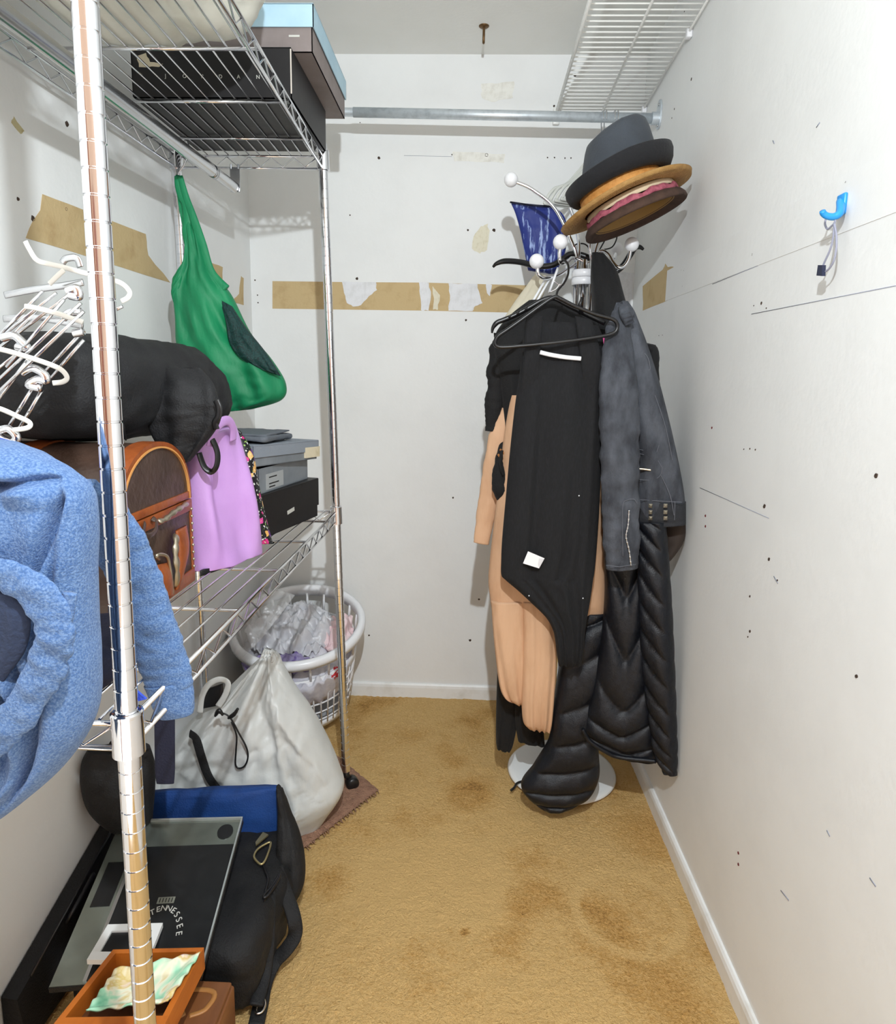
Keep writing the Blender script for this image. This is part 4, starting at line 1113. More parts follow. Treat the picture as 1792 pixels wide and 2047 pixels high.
MB().tube(cat([Y(a, b, YS) for a, b in ((438, 1425), (452, 1428), (464, 1440), (478, 1466), (492, 1492), (496, 1512), (490, 1530), (478, 1536), (471, 1528), (472, 1500), (473, 1470), (463, 1443))], 60), .0024, 8).obj('drawcord', M_BLACKPL, sb)
for l in ([(430, 1432), (438, 1420), (446, 1430)], [(456, 1436), (468, 1428), (476, 1416)]):
    MB().tube(cat([Y(a, b, YS) for a, b in l], 12), [.003, .004, .005, .006, .006, .006, .006, .005, .005, .004, .004, .003], 10).obj('cord_stop', M_BLACKPL, sb)
MB().tube(cat([Y(a, b, y) for a, b, y in ((380, 1466, -.88), (392, 1478, -.895), (402, 1510, -.90), (416, 1550, -.91), (436, 1578, -.92), (462, 1600, -.93))], 40), .0125, 12, True, .22, (0, -1, 0)).obj('strap', mat('black_webbing', (20, 20, 22), .8, bump=(300, .3)), sb)

# ------------------------------------------------------------------ messenger bag
mg = thing('messenger_bag', 'blue and black messenger bag lying on the floor under the framed mirror', 'bag', (.26, -1.2, 0))
M_BLKCV = mat('black_canvas', (12, 12, 14), .75, var=(12, (18, 18, 21), .45, .7), bump=(260, .25, 14, .2))
M_BLUECV = mat('royal_blue_canvas', (16, 66, 136), .7, var=(10, (12, 52, 112), .4, .7), bump=(260, .2, 10, .1))
def mdisp(c, n): return n * (.012 * fbm(c.x * 9, c.y * 9, c.z * 9) + .004 * fbm(c.x * 30, c.y * 30, c.z * 30))
v, f = rbox((.03, -1.40, .006), (.425, -1.0, .168), .045, 3, None, mdisp, 24)
v = [Vector((p.x, p.y, max(.006, p.z))) for p in v]
MB().add(v, f).obj('bag_body', M_BLKCV, mg)
rows = [(296, 1582, 552, 1571, -1.03, .02), (300, 1600, 560, 1578, -1.035, .035), (304, 1635, 562, 1630, -1.04, .045), (310, 1680, 558, 1690, -1.045, .04), (330, 1720, 546, 1745, -1.05, .02)]
v, f = loft(pl(rows, 0, .03), 40, 60, None, .005, 3, 1, .6, .005, 10)
MB().add(v, f).obj('back_panel', M_BLUECV, mg)
rows = [(553, 1571, 566, 1580, -1.06, .02), (556, 1610, 580, 1625, -1.07, .04), (556, 1660, 598, 1672, -1.09, .06), (552, 1710, 608, 1718, -1.11, .07), (545, 1760, 608, 1765, -1.13, .07), (530, 1805, 596, 1795, -1.14, .05)]
v, f = loft(pl(rows, 0, .03), 40, 40, None, .006, 3, 4, .8, .006, 18)
MB().add(v, f).obj('side_gusset', M_BLKCV, mg)
stp = [Z(553, 1735, .16), Z(572, 1785, .13), Z(588, 1835, .10), Z(590, 1868, .07), Z(574, 1896, .05), Z(548, 1925, .03), Z(530, 1965, .02), Z(522, 2005, .02), Z(512, 2050, .02)]
MB().tube(cat(stp, 60), .016, 12, True, .2, (.2, -.3, 1)).obj('strap', M_BLKCV, mg)
stp = [Z(540, 1775, .16), Z(538, 1830, .14), Z(536, 1890, .10), Z(528, 1950, .06), Z(512, 2010, .05)]
MB().tube(cat(stp, 40), .014, 12, True, .25, (.2, -.3, 1)).obj('strap', M_BLKCV, mg)
M_BRASS = mat('pale_brass', (196, 180, 130), .35, .8)
tri = [Z(a, b, .182) for a, b in ((508, 1712), (516, 1697), (538, 1684), (541, 1690), (532, 1716), (524, 1727), (516, 1724))]
MB().tube(cat(tri, 40, True), .0026, 8, closed=True).obj('triangle_ring', M_BRASS, mg)
MB().prism([Z(a, b, .18) for a, b in ((511, 1686), (526, 1666), (537, 1671), (512, 1692))], (0, 0, .004)).obj('buckle_bar', M_BRASS, mg, False)
MB().tube(cat([Z(a, b, .17) for a, b in ((526, 1728), (532, 1745), (536, 1760), (530, 1785), (526, 1815))], 24), .003, 8).obj('cord', M_BLACKPL, mg)
MB().tube(cat([Z(a, b, .18) for a, b in ((528, 1790), (545, 1770), (556, 1752), (560, 1748), (555, 1760), (540, 1784), (530, 1794))], 30, True), .003, 8, closed=True).obj('clip', M_BLACKPL, mg)
MB().tube(cat([Z(a, b, .03) for a, b in ((512, 2018), (518, 2000), (526, 1996), (530, 2008), (524, 2022), (514, 2026))], 30, True), .0026, 8, closed=True).obj('ring', M_CHROME, mg)

# ------------------------------------------------------------------ framed bar mirror lying on the bag
mr = thing('bar_mirror', 'black and silver framed bar mirror with arched lettering lying on the messenger bag', 'mirror', (.18, -1.3, .18))
K = [Z(240, 1642, .262), Z(486, 1636, .262), Z(402, 1950, .192), Z(96, 1975, .192)]   # far left, far right, near right, near left
def mq(u, v, h=0.0):
    a = K[0].lerp(K[1], u); b = K[3].lerp(K[2], u); p = a.lerp(b, v)
    nn = (K[1] - K[0]).cross(K[0] - K[3]).normalized()
    if nn.z < 0: nn = -nn
    return p + nn * h
def slab(us, vs_, h0, h1): 
    b = [mq(us[0], vs_[1], h0), mq(us[1], vs_[1], h0), mq(us[1], vs_[0], h0), mq(us[0], vs_[0], h0)]
    t = [mq(us[0], vs_[1], h1), mq(us[1], vs_[1], h1), mq(us[1], vs_[0], h1), mq(us[0], vs_[0], h1)]
    return MB().hexa(b, t)
M_MIRG = mat('silvered_glass', (150, 158, 150), .22, .75, var=(8, (120, 126, 120), .4, .7))
M_BGLASS = mat('black_glass', (24, 25, 27), .25, var=(40, (34, 36, 38), .5, .8))
slab((0, 1), (0, 1), -.014, -.002).obj('backing', M_BLKCV, mr, False)
slab((.004, .996), (.004, .996), -.002, .0).obj('mirror_glass', M_MIRG, mr, False)
slab((.24, .985), (.20, .985), .0, .0012).obj('black_panel', M_BGLASS, mr, False)
slab((.215, .24), (.20, .985), .0, .003).obj('silver_strip', M_CHROME2, mr, False)
slab((.05, .19), (.30, .58), .0, .0012).obj('dark_inset', M_BGLASS, mr, False)
slab((.0, 1), (.0, .012), -.002, .006).obj('clear_edge', mat('acrylic', (190, 196, 196), .1, .6), mr, False)
slab((.988, 1), (.0, 1), -.002, .005).obj('clear_edge', MATS['acrylic'], mr, False)
ring = [mq(.885 + .062 * math.cos(2*PI*i/28), .105 + .055 * math.sin(2*PI*i/28), .0005) for i in range(28)]
MB().prism(ring, (0, 0, .002)).obj('round_mark', M_BGLASS, mr, False)
xd = (mq(.7, .7) - mq(.5, .7)).normalized(); yd = (mq(.6, .5) - mq(.6, .7)).normalized()
for i, ch in enumerate('TENNESSEE'):
    a = math.radians(118 - i * 13.5)
    c = mq(.600 + .165 * math.cos(a), .80 - .185 * math.sin(a), .0022)
    ang = a - PI / 2
    x2 = xd * math.cos(ang) + yd * math.sin(ang); y2 = -xd * math.sin(ang) + yd * math.cos(ang)
    letters(ch, .017, frame_m(c, x2, y2), M_LETTER, mr, 'letter')
slab((.53, .655), (.545, .585), .0012, .0018).obj('word_strip', mat('grey_print', (120, 122, 112), .6), mr, False)
for i in range(5):
    u = .545 + i * .022
    slab((u, u + .006), (.552, .578), .0018, .0022).obj('print', M_BGLASS, mr, False)

# white photo frame on the mirror
pf = thing('photo_frame', 'white photo frame lying on the black mirror beside the wooden tray', 'frame', Z(245, 1890, .215))
PK = [Z(a, b, .218) for a, b in ((216, 1853), (326, 1850), (296, 1926), (174, 1924))]
def pq(u, v, h=0.): return PK[0].lerp(PK[1], u).lerp(PK[3].lerp(PK[2], u), v) + Vector((0, 0, h))
def pslab(us, vs_, h0, h1): return MB().hexa([pq(us[0], vs_[1], h0), pq(us[1], vs_[1], h0), pq(us[1], vs_[0], h0), pq(us[0], vs_[0], h0)], [pq(us[0], vs_[1], h1), pq(us[1], vs_[1], h1), pq(us[1], vs_[0], h1), pq(us[0], vs_[0], h1)])
for us, vs_ in (((0, 1), (0, .2)), ((0, 1), (.78, 1)), ((0, .14), (.2, .78)), ((.86, 1), (.2, .78))):
    pslab(us, vs_, -.004, .006).obj('frame_bar', M_TRIM, pf, False)
pslab((.14, .86), (.2, .78), -.003, .002).obj('picture', M_BGLASS, pf, False)

# wooden tray with a mint plate
tw = thing('wooden_tray', 'orange-brown wooden tray holding a mint plate at the front corner', 'tray', Z(260, 1990, .24))
TK = [Z(226, 1898, .262), Z(408, 1894, .262), Z(322, 2062, .262), Z(92, 2066, .262)]
def tq(u, v, h=0.): return TK[0].lerp(TK[1], u).lerp(TK[3].lerp(TK[2], u), v) + Vector((0, 0, h))
def tslab(us, vs_, h0, h1): return MB().hexa([tq(us[0], vs_[1], h0), tq(us[1], vs_[1], h0), tq(us[1], vs_[0], h0), tq(us[0], vs_[0], h0)], [tq(us[0], vs_[1], h1), tq(us[1], vs_[1], h1), tq(us[1], vs_[0], h1), tq(us[0], vs_[0], h1)])
M_OWOOD = mat('orange_wood', (188, 104, 34), .4, var=(14, (150, 76, 22), .4, .7), vscale=(1, .25, 1), bump=(30, .08))
M_DWOOD = mat('dark_wood', (92, 54, 26), .5, var=(14, (64, 36, 18), .4, .7))
for us, vs_ in (((0, 1), (0, .055)), ((0, 1), (.83, 1.0)), ((0, .06), (.055, .83)), ((.94, 1), (.055, .83))):
    tslab(us, vs_, -.045, .0).obj('side', M_OWOOD, tw, False)
tslab((.06, .94), (.055, .83), -.045, -.036).obj('bottom', M_DWOOD, tw, False)
pt = thing('mint_plate', 'square mint green marbled plate with fluted edge in the wooden tray', 'plate', tq(.5, .5, -.03))
MK = [Z(232, 1935, .262), Z(401, 1903, .272), Z(336, 2000, .272), Z(172, 2020, .262)]
n = 40
def plate(u, v, lay):
    p = MK[0].lerp(MK[1], u).lerp(MK[3].lerp(MK[2], u), v)
    e = min(u, 1 - u, v, 1 - v)
    z = -.014 * smoothstep(.02, .25, e) + .0025 * math.sin(26 * (u + v)) * (1 - smoothstep(0, .1, e))
    w = .02 * math.sin(20 * u) * (1 if v in (0, 1) else 0)
    return p + Vector((0, 0, z - lay * .004)) + (MK[3] - MK[0]) * w * .3
v = [plate(i / n, j / n, l) for l in (0, 1) for j in range(n + 1) for i in range(n + 1)]
m_ = (n + 1) ** 2; f = []
for j in range(n):
    for i in range(n):
        a = j*(n+1)+i; f.append((a, a+n+1, a+n+2, a+1)); f.append((m_+a, m_+a+1, m_+a+n+2, m_+a+n+1))
for i in range(n):
    for a, b in ((i, i + 1), (n*(n+1)+i+1, n*(n+1)+i), ((i+1)*(n+1), i*(n+1)), (i*(n+1)+n, (i+1)*(n+1)+n)): f.append((a, b, m_ + b, m_ + a))
def plate_mat():
    m = bpy.data.materials.new('mint_marbled_glaze'); m.use_nodes = True
    nt = m.node_tree; N = nt.nodes; L = nt.links; b = N['Principled BSDF']; b.inputs['Roughness'].default_value = .2
    tc = N.new('ShaderNodeTexCoord'); no = N.new('ShaderNodeTexNoise'); no.inputs['Scale'].default_value = 16; no.inputs['Detail'].default_value = 3; no.inputs['Distortion'].default_value = 1.2
    L.new(tc.outputs['Object'], no.inputs['Vector'])
    rp = N.new('ShaderNodeValToRGB'); L.new(no.outputs['Fac'], rp.inputs['Fac']); e = rp.color_ramp.elements
    e[0].position = .3; e[0].color = (*lin((120, 196, 160)), 1); e[1].position = .8; e[1].color = (*lin((208, 150, 150)), 1)
    for p_, c in ((.42, (168, 222, 190)), (.52, (236, 232, 210)), (.6, (214, 190, 120)), (.68, (236, 214, 206))): q = e.new(p_); q.color = (*lin(c), 1)
    L.new(rp.outputs['Color'], b.inputs['Base Color']); return m
MB().add(v, f).obj('plate_body', plate_mat(), pt)

# brown wooden box in front of the bag
wbx = thing('wooden_box', 'small brown wooden box with carved lid on the carpet beside the bag', 'box', (.32, -1.52, 0))
r0 = Z(470, 1960, .15)
v, f = rbox((.235, r0.y - .19, .006), (r0.x, r0.y, .142), .006, 2)
M_BWOOD = mat('brown_carved_wood', (124, 76, 40), .45, var=(12, (92, 52, 26), .4, .7), vscale=(1, .3, 1), bump=(24, .2))
MB().add(v, f).obj('body', M_BWOOD, wbx, 'auto')
v, f = rbox((.24, r0.y - .186, .1425), (r0.x - .004, r0.y - .004, .152), .004, 2)
ld_ = MB().add(v, f).obj('lid', M_BWOOD, wbx, 'auto')
for l in (((.25, -.03), (.36, -.025), (.365, -.06), (.34, -.075)), ((.27, -.05), (.30, -.09), (.33, -.07)), ((.25, -.1), (.30, -.12), (.36, -.1))):
    MB().tube(cat([Vector((a, r0.y + b, .152)) for a, b in l], 24), .005, 10, True, .5, (0, 0, 1)).obj('carving', mat('light_carving', (168, 116, 62), .45), ld_)

# guessed black soft form, and flat case along the left wall
bb = thing('black_form', 'guessed black soft form against the left wall under the middle shelf', 'black_form', (.06, -1.25, .27))
rows = [(176, 1500, 300, 1490, (-1.20, -1.12), .05), (162, 1530, 310, 1525, (-1.20, -1.12), .09), (160, 1575, 310, 1570, (-1.20, -1.12), .11), (176, 1620, 305, 1615, (-1.20, -1.12), .11), (214, 1655, 300, 1655, (-1.18, -1.12), .07), (240, 1668, 290, 1668, (-1.17, -1.12), .03)]
rows = [(Vector((max(a.x, xl(a.y) + .008), a.y, a.z)), b, t) for a, b, t in pl(rows, 0, .1)]
v, f = loft(rows, 50, 50, None, .006, 4, 2, .8, .006, 14)
v = [Vector((max(p.x, xl(p.y) + .004), p.y, p.z)) for p in v]
MB().add(v, f).obj('bag_body', M_BLKCV, bb)
MB().tube(cat([Vector((.03, -1.18, .46)), Vector((.05, -1.2, .49)), Vector((.09, -1.2, .49)), Vector((.11, -1.18, .46))], 20), .008, 10, True, .4, (0, -1, 0)).obj('grab_loop', M_BLKCV, bb)
fc = thing('flat_case', 'long flat black case wedged between the mirror and left wall', 'case', (-.02, -1.35, 0))
A = XL(224, 1692); B = XL(24, 2040)
def wl(p, off, dz_=0.): return Vector((xl(p.y) + off, p.y, p.z + dz_))
vb = [Vector((xl(-1.08) + .004, -1.08, .012)), Vector((xl(-1.08) + .05, -1.08, .012)), Vector((xl(-1.47) + .05, -1.47, .012)), Vector((xl(-1.47) + .004, -1.47, .012))]
zt0, zt1 = XL(226, 1700).z, XL(40, 1990).z
vt = [Vector((xl(-1.08) + .004, -1.08, .25)), Vector((xl(-1.08) + .035, -1.08, .245)), Vector((xl(-1.47) + .035, -1.47, .115)), Vector((xl(-1.47) + .004, -1.47, .12))]
MB().hexa([vb[0], vb[3], vb[2], vb[1]], [vt[0], vt[3], vt[2], vt[1]]).obj('case_body', M_BLKCV, fc, False)
MB().tube([vt[1].lerp(vt[2], .1), vt[1].lerp(vt[2], .9)], .003, 6).obj('zip', M_BLACKPL, fc)
MB().tube(cat([vt[1].lerp(vt[2], .4) + Vector((0, 0, -.02)), vt[1].lerp(vt[2], .42) + Vector((.014, 0, .0)), vt[1].lerp(vt[2], .6) + Vector((.014, 0, .0)), vt[1].lerp(vt[2], .62) + Vector((0, 0, -.02))], 20), .005, 8).obj('handle', M_BLACKPL, fc)

# navy pouch on the middle shelf and strap hanging below it
np_ = thing('navy_pouch', 'dark navy soft pouch on the middle shelf under the fleece sleeve', 'pouch', (.27, -1.72, SM))
v, f = rbox((.16, -1.80, SM), (.385, -1.64, SM + .06), .028, 3, None, mdisp, 14)
v = [Vector((p.x, p.y, max(p.z, SM + .001))) for p in v]
MB().add(v, f).obj('pouch_body', mat('navy_cloth', (24, 28, 52), .8, bump=(220, .2)), np_)
MB().prism([Y(a, b, -1.815) for a, b in ((262, 1372), (292, 1398), (276, 1402), (262, 1400))], (0, .003, 0)).obj('blue_tab', mat('royal_blue_webbing', (52, 78, 190)), np_, False)
ns_ = thing('navy_strap', 'wide dark navy strap hanging straight down below the middle shelf', 'strap', Y(328, 1565, -1.32))
rows = [(308, 1405, 350, 1405, -1.32, .006), (309, 1480, 350, 1480, -1.32, .008), (310, 1540, 350, 1540, -1.32, .008), (313, 1566, 348, 1566, -1.32, .006)]
v, f = loft(pl(rows, 0, .01), 20, 24)
MB().add(v, f).obj('strap_body', mat('navy_cloth', (24, 28, 52)), ns_)
# ------------------------------------------------------------------ coat tree
AXP = Vector((1.158, -.50, 0))
ct = thing('coat_tree', 'chrome coat tree with white ball tips on a white round base', 'coat rack', (AXP.x, AXP.y, 0))
MB().lathe([(.001, .022), (.03, .022), (.12, .016), (.165, .014), (.176, .010), (.180, .004), (.178, .002), (.001, .002)], 64, Matrix.Translation((1.162, -.497, .004))).obj('base', mat('white_enamel', (232, 234, 234), .2), ct)
bund = []
for i in range(6):
    a = 2 * PI * i / 6 + .3
    bund.append(AXP + Vector((.0245 * math.cos(a), .0245 * math.sin(a), 0)))
zclamp = 1.60
arms = [   # way points in the picture with depth, ball at the end
    ([(1150, 500, -.50), (1112, 420, -.50), (1066, 380, -.50), (1032, 364, -.50)], 3, True),
    ([(1180, 490, -.53), (1188, 455, -.56), (1198, 425, -.60), (1208, 402, -.62)], 5, False),
    ([(1196, 485, -.47), (1215, 450, -.44), (1240, 418, -.42)], 0, False),
    ([(1158, 490, -.47), (1150, 445, -.43), (1140, 415, -.42)], 2, False),
    ([(1190, 512, -.50), (1203, 502, -.51), (1216, 508, -.52), (1226, 524, -.53), (1236, 534, -.54), (1248, 532, -.54), (1257, 518, -.54), (1261, 500, -.54)], 0, True),
    ([(1146, 516, -.53), (1136, 522, -.58), (1126, 527, -.62), (1120, 522, -.635), (1119, 508, -.64), (1120, 496, -.64)], 4, True),
    ([(1140, 536, -.52), (1112, 552, -.56), (1088, 556, -.60), (1077, 548, -.61), (1075, 534, -.61)], 3, True),
    ([(1192, 520, -.46), (1215, 512, -.40), (1228, 520, -.36), (1232, 505, -.34)], 1, True),
]
for i, b in enumerate(bund):
    MB().tube([Vector((b.x, b.y, .02)), Vector((b.x, b.y, 1.0)), Vector((b.x, b.y, 1.655))], .0075, 12).obj('pole_tube', M_CHROME, ct)
for pts, bi, has in arms:
    b = bund[bi]
    P = [Vector((b.x, b.y, 1.60)), Vector((b.x, b.y, 1.645))] + [Y(*q) for q in pts]
    o = MB().tube(cat(P, 50), .0052, 10).obj('arm', M_CHROME, ct)
    if has:
        e = P[-1]; d = (P[-1] - P[-2]).normalized()
        MB().ball(e + d * .016, .0205, 24, 14).obj('ball_tip', M_WHITEPL, o)
for z0 in (zclamp - .004, zclamp + .018):
    MB().lathe([(.0335, z0 - .012), (.0365, z0 - .010), (.0375, z0), (.0365, z0 + .009), (.0335, z0 + .011)], 32, Matrix.Translation(AXP), close=True).obj('clamp_ring', M_WHITEPL, ct)

# ------------------------------------------------------------------ hats on the coat tree
HC = Y(1247, 399, -.655)
ta = math.radians(22.5)
hr = Vector((math.cos(ta), 0, math.sin(ta))); hn0 = Vector((-math.sin(ta), 0, math.cos(ta)))
th_ = math.radians(3)
hn = (hn0 * math.cos(th_) + Vector((0, 1, 0)) * math.sin(th_)).normalized(); hf = hn.cross(hr).normalized()
HM = Matrix(((hr.x, hf.x, hn.x, HC.x), (hr.y, hf.y, hn.y, HC.y), (hr.z, hf.z, hn.z, HC.z), (0, 0, 0, 1)))
M_STRAW = mat('tan_straw', (186, 144, 84), .7, var=(60, (164, 122, 66), .4, .7), bump=(200, .2), wave=(190, .5, 'Z', 0))
M_STRAWO = mat('orange_straw', (218, 156, 82), .7, var=(70, (198, 130, 58), .4, .7), bump=(200, .2))
M_FELT = mat('charcoal_corduroy', (60, 65, 72), .9, var=(14, (66, 72, 80), .4, .7), bump=(200, .2), sheen=.06)
M_FELTD = mat('black_corduroy', (22, 23, 27), .9, bump=(180, .3), sheen=.05)
hat2 = thing('straw_hat', 'tan straw hat with orange woven crown in the middle of the hat stack', 'hat', HC)
def brimwob(amp): 
    def w(p, a, i): return Vector((p.x, p.y, p.z + amp * math.cos(2 * a) * (Vector((p.x, p.y, 0)).length / .19) ** 2))
    return w
prof = [(.110, .004)]
for i in range(14):
    r = .112 + (.176 - .112) * i / 13
    prof += [(r, .004 - .010 * math.sin(i / 13 * 2.2) + (.0012 if i % 2 else 0))]
prof += [(.180, -.002), (.178, -.006)]
for i in range(14):
    r = .176 - (.176 - .112) * i / 13
    prof += [(r, -.004 - .010 * math.sin((13 - i) / 13 * 2.2) + (.0012 if i % 2 else 0))]
prof += [(.110, -.003)]
MB().lathe(prof, 80, HM, close=True, wob=brimwob(-.006)).obj('brim', M_STRAW, hat2)
prof = []
for i in range(15):
    z = -.003 + .056 * i / 14
    prof.append((.111 - .006 * (i / 14) ** 2 + (.0011 if i % 2 else 0), z))
prof += [(.098, .06), (.07, .064), (.001, .062)]
MB().lathe(prof, 64, HM).obj('crown', M_STRAWO, hat2)

hat1 = thing('fedora', 'charcoal corduroy trilby with turned-up brim on top of the hat stack', 'hat', HC + hn * .08)
H1 = HM @ Matrix.Translation((.006, -.004, .046)) @ Matrix.Rotation(math.radians(5), 4, 'Y')
def felt_w(p, a, i):
    p = p.copy(); r = math.hypot(p.x, p.y)
    if r > .1: p.z += -.020 * max(0, math.cos(a - PI)) * ((r - .1) / .05) + .010 * max(0, math.cos(a)) * ((r - .1) / .05)
    return p
prof = [(.104, -.006), (.118, -.012), (.132, -.010), (.142, .004), (.147, .022), (.146, .034), (.142, .036), (.139, .024), (.132, .008), (.120, .002), (.106, .010), (.1045, .02)]
MB().lathe(prof, 72, H1, close=True, wob=felt_w).obj('brim', M_FELTD, hat1)
def crown_w(p, a, i):
    p = p.copy(); t = max(0, min(1, p.z / .15))
    p.x *= 1 - .02 * t
    p.x += .17 * max(0, p.z)
    p.y *= 1 - .16 * t * abs(math.cos(a)) ** .5
    p.z += (.014 * math.cos(a)) * t * t
    if p.z > .11:
        p.z -= .022 * math.exp(-(p.y / .028) ** 2) * smoothstep(.11, .128, p.z)
    return p
prof = [(.106, -.004)] + [(.105 - .016 * (i / 12) ** 1.3, .01 + .094 * i / 12) for i in range(13)] + [(.084, .122), (.074, .131), (.058, .135), (.04, .135), (.02, .134), (.001, .134)]
MB().lathe(prof, 72, H1, wob=crown_w).obj('crown', M_FELT, hat1)

hat3 = thing('brown_hat', 'brown hat with rose pink band at the bottom of the hat stack', 'hat', HC - hn * .04)
H3 = HM @ Matrix.Translation((.012, -.002, -.004))
MB().lathe([(.112, -.002), (.117, -.004), (.121, -.020), (.118, -.020), (.113, -.008)], 64, H3, close=True).obj('cream_band', mat('cream_cloth', (214, 196, 166), .8), hat3)
def pinkw(p, a, i): return Vector((p.x, p.y, p.z + .003 * math.sin(9 * a) + .002 * math.sin(17 * a)))
MB().lathe([(.119, -.018), (.1235, -.020), (.1255, -.034), (.121, -.036)], 96, H3, close=True, wob=pinkw).obj('pink_band', mat('rose_pink_ribbon', (178, 96, 112), .8, var=(80, (146, 70, 88), .4, .65), bump=(120, .3)), hat3)
MB().lathe([(.120, -.032), (.130, -.036), (.137, -.046), (.139, -.056), (.136, -.060), (.130, -.056), (.118, -.046), (.104, -.044), (.104, -.038)], 72, H3, close=True).obj('brim', mat('dark_brown_felt', (72, 52, 42), .9, var=(40, (56, 40, 32), .4, .7), bump=(120, .2)), hat3)
MB().lathe([(.108, -.046), (.100, -.040), (.095, -.01), (.090, .03), (.07, .052), (.001, .058)], 64, H3).obj('lining', mat('tan_lining', (150, 116, 62), .7, bump=(60, .2)), hat3)

# ------------------------------------------------------------------ white hangers on the rod
M_HANGW = mat('clear_white_hanger', (226, 228, 222), .25, trans=.2)
def hanger_white(px, dpx, lab):
    t = thing('clothes_hanger', lab, 'hanger', Y(px, 300, YR), 'empty white hangers on the rod')
    hook = rodp(Y(px, 236, YR).x)
    a = hook + Vector((0, 0, .0185)); r = .0195
    pts = [hook + Vector((0, -r, -.012)), hook + Vector((0, -r, .004)), hook + Vector((0, -.012, r - .002)), hook + Vector((0, .004, r)), hook + Vector((0, r - .002, .006)), hook + Vector((0, r - .002, -.02)), hook + Vector((0, .006, -.045)), hook + Vector((0, 0, -.075))]
    MB().tube(cat(pts, 30), .0017, 8).obj('hook', M_CHROME2, t)
    n0 = hook + Vector((0, 0, -.075))
    L = Y(1092 + dpx, 402 - dpx * .25, -.34); R_ = Vector((hook.x + .20, -.10, L.z + .03))
    sh = Y(1140 + dpx * .6, 362 - dpx * .3, -.30)
    path = [n0, sh, Y(1108 + dpx, 378 - dpx * .25, -.33), L, L + Vector((.012, .004, -.008)), (L + R_) / 2 + Vector((0, 0, -.012)), R_ + Vector((-.01, 0, -.006)), R_, Vector((hook.x + .12, -.15, R_.z + .06)), n0]
    MB().tube(cat(path, 70), .0032, 8, True, 1.6, (0, 0, 1)).obj('hanger_frame', M_HANGW, t)
for i, (px, d) in enumerate(((1205, 0), (1211, 10), (1228, 22), (1234, 34))):
    hanger_white(px, d, ('empty pale hanger behind the hats, leftmost and lowest of four on the rod', 'empty pale hanger behind the hats, second from the left on the rod', 'empty pale hanger behind the hats, third from the left on the rod', 'empty pale hanger behind the hats, rightmost and highest of four on the rod')[i])

# ------------------------------------------------------------------ garments
M_BLKJ = mat('black_jersey', (13, 14, 17), .9, var=(240, (22, 23, 27), .45, .7), bump=(300, .15, 9, .25), vscale=(1, 1, .3))
M_BLKJ2 = mat('black_knit', (10, 10, 12), .85, bump=(260, .2), sheen=.04)
M_DENIM = mat('washed_black_denim', (78, 82, 90), .85, var=(22, (44, 47, 54), .38, .66), bump=(400, .25, 16, .45, 45, .2), vscale=(1, 1, .45))
M_DENIMD = mat('dark_denim_seam', (36, 38, 43), .85, bump=(300, .2))
M_STITCH = mat('grey_stitching', (96, 98, 106), .8)
M_PEACH = mat('peach_suede', (212, 172, 138), .75, var=(14, (196, 154, 120), .4, .7), bump=(160, .12, 10, .4), vscale=(1, 1, .3))
M_PEACHD = mat('tan_lining_cloth', (168, 112, 62), .8)
M_PUFF = mat('black_puffer_nylon', (13, 16, 23), .46, var=(60, (20, 24, 32), .4, .7), bump=(400, .15, 26, .3), spec=.4)
M_BLUEF = mat('cobalt_streaked_cloth', (26, 44, 122), .6, var=(60, (150, 170, 216), .56, .62), bump=(60, .1), vscale=(1, 1, .14))
M_HANGB = mat('black_hanger_plastic', (16, 16, 18), .3)

# blue streaked cloth at the back
bl = thing('blue_garment', 'cobalt blue streaked cloth hanging behind the coat tree', 'clothing', Y(1075, 540, -.31))
rows = [(1021, 405, 1108, 413, -.31, .012), (1030, 425, 1128, 432, -.31, .03), (1040, 460, 1134, 462, -.31, .04), (1048, 500, 1130, 505, -.31, .04), (1056, 540, 1110, 548, -.31, .03)]
v, f = loft(pl(rows, 0, .03), 40, 50, None, .006, 5, 2, .8, .004, 20)
MB().add(v, f).obj('cloth_body', M_BLUEF, bl)
MB().tube([Y(1020, 404, -.325), Y(1060, 410, -.33), Y(1108, 413, -.325)], .003, 8).obj('hem', mat('navy_cloth', (24, 28, 52)), bl)

# hanger with curved arms behind the tree
hb1 = thing('clothes_hanger', 'black curved plastic hanger whose tip sticks out at the left of the coat tree', 'hanger', Y(1130, 520, -.42))
P = [Y(*q) for q in ((986, 534, -.33), (993, 527, -.335), (1010, 522, -.34), (1040, 524, -.36), (1075, 532, -.385), (1105, 530, -.40), (1125, 518, -.41), (1142, 508, -.42), (1170, 512, -.43), (1205, 532, -.44), (1225, 545, -.45), (1245, 532, -.455), (1260, 510, -.46), (1270, 495, -.46), (1280, 494, -.46), (1287, 499, -.46))]
MB().tube(cat(P, 80), [.003 + .004 * min(1, min(i, 79 - i) / 10) for i in range(80)], 10, True, 1.3, (0, 0, 1)).obj('arm_bar', M_HANGB, hb1)
MB().tube(cat([Y(*q) for q in ((1146, 508, -.42), (1150, 490, -.42), (1165, 487, -.42), (1175, 492, -.42), (1180, 502, -.42))], 20), .0022, 8).obj('hook', M_HANGB, hb1)
for lst in (((1205, 470), (1214, 455), (1226, 452), (1233, 462), (1233, 478), (1224, 494), (1208, 499)), ((1196, 505), (1210, 480), (1224, 455), (1238, 435)), ((1232, 465), (1231, 455), (1236, 446), (1243, 436))):
    MB().tube(cat([Y(a, b, -.40) for a, b in lst], 24), .0022, 8).obj('hook', M_HANGB, hb1)

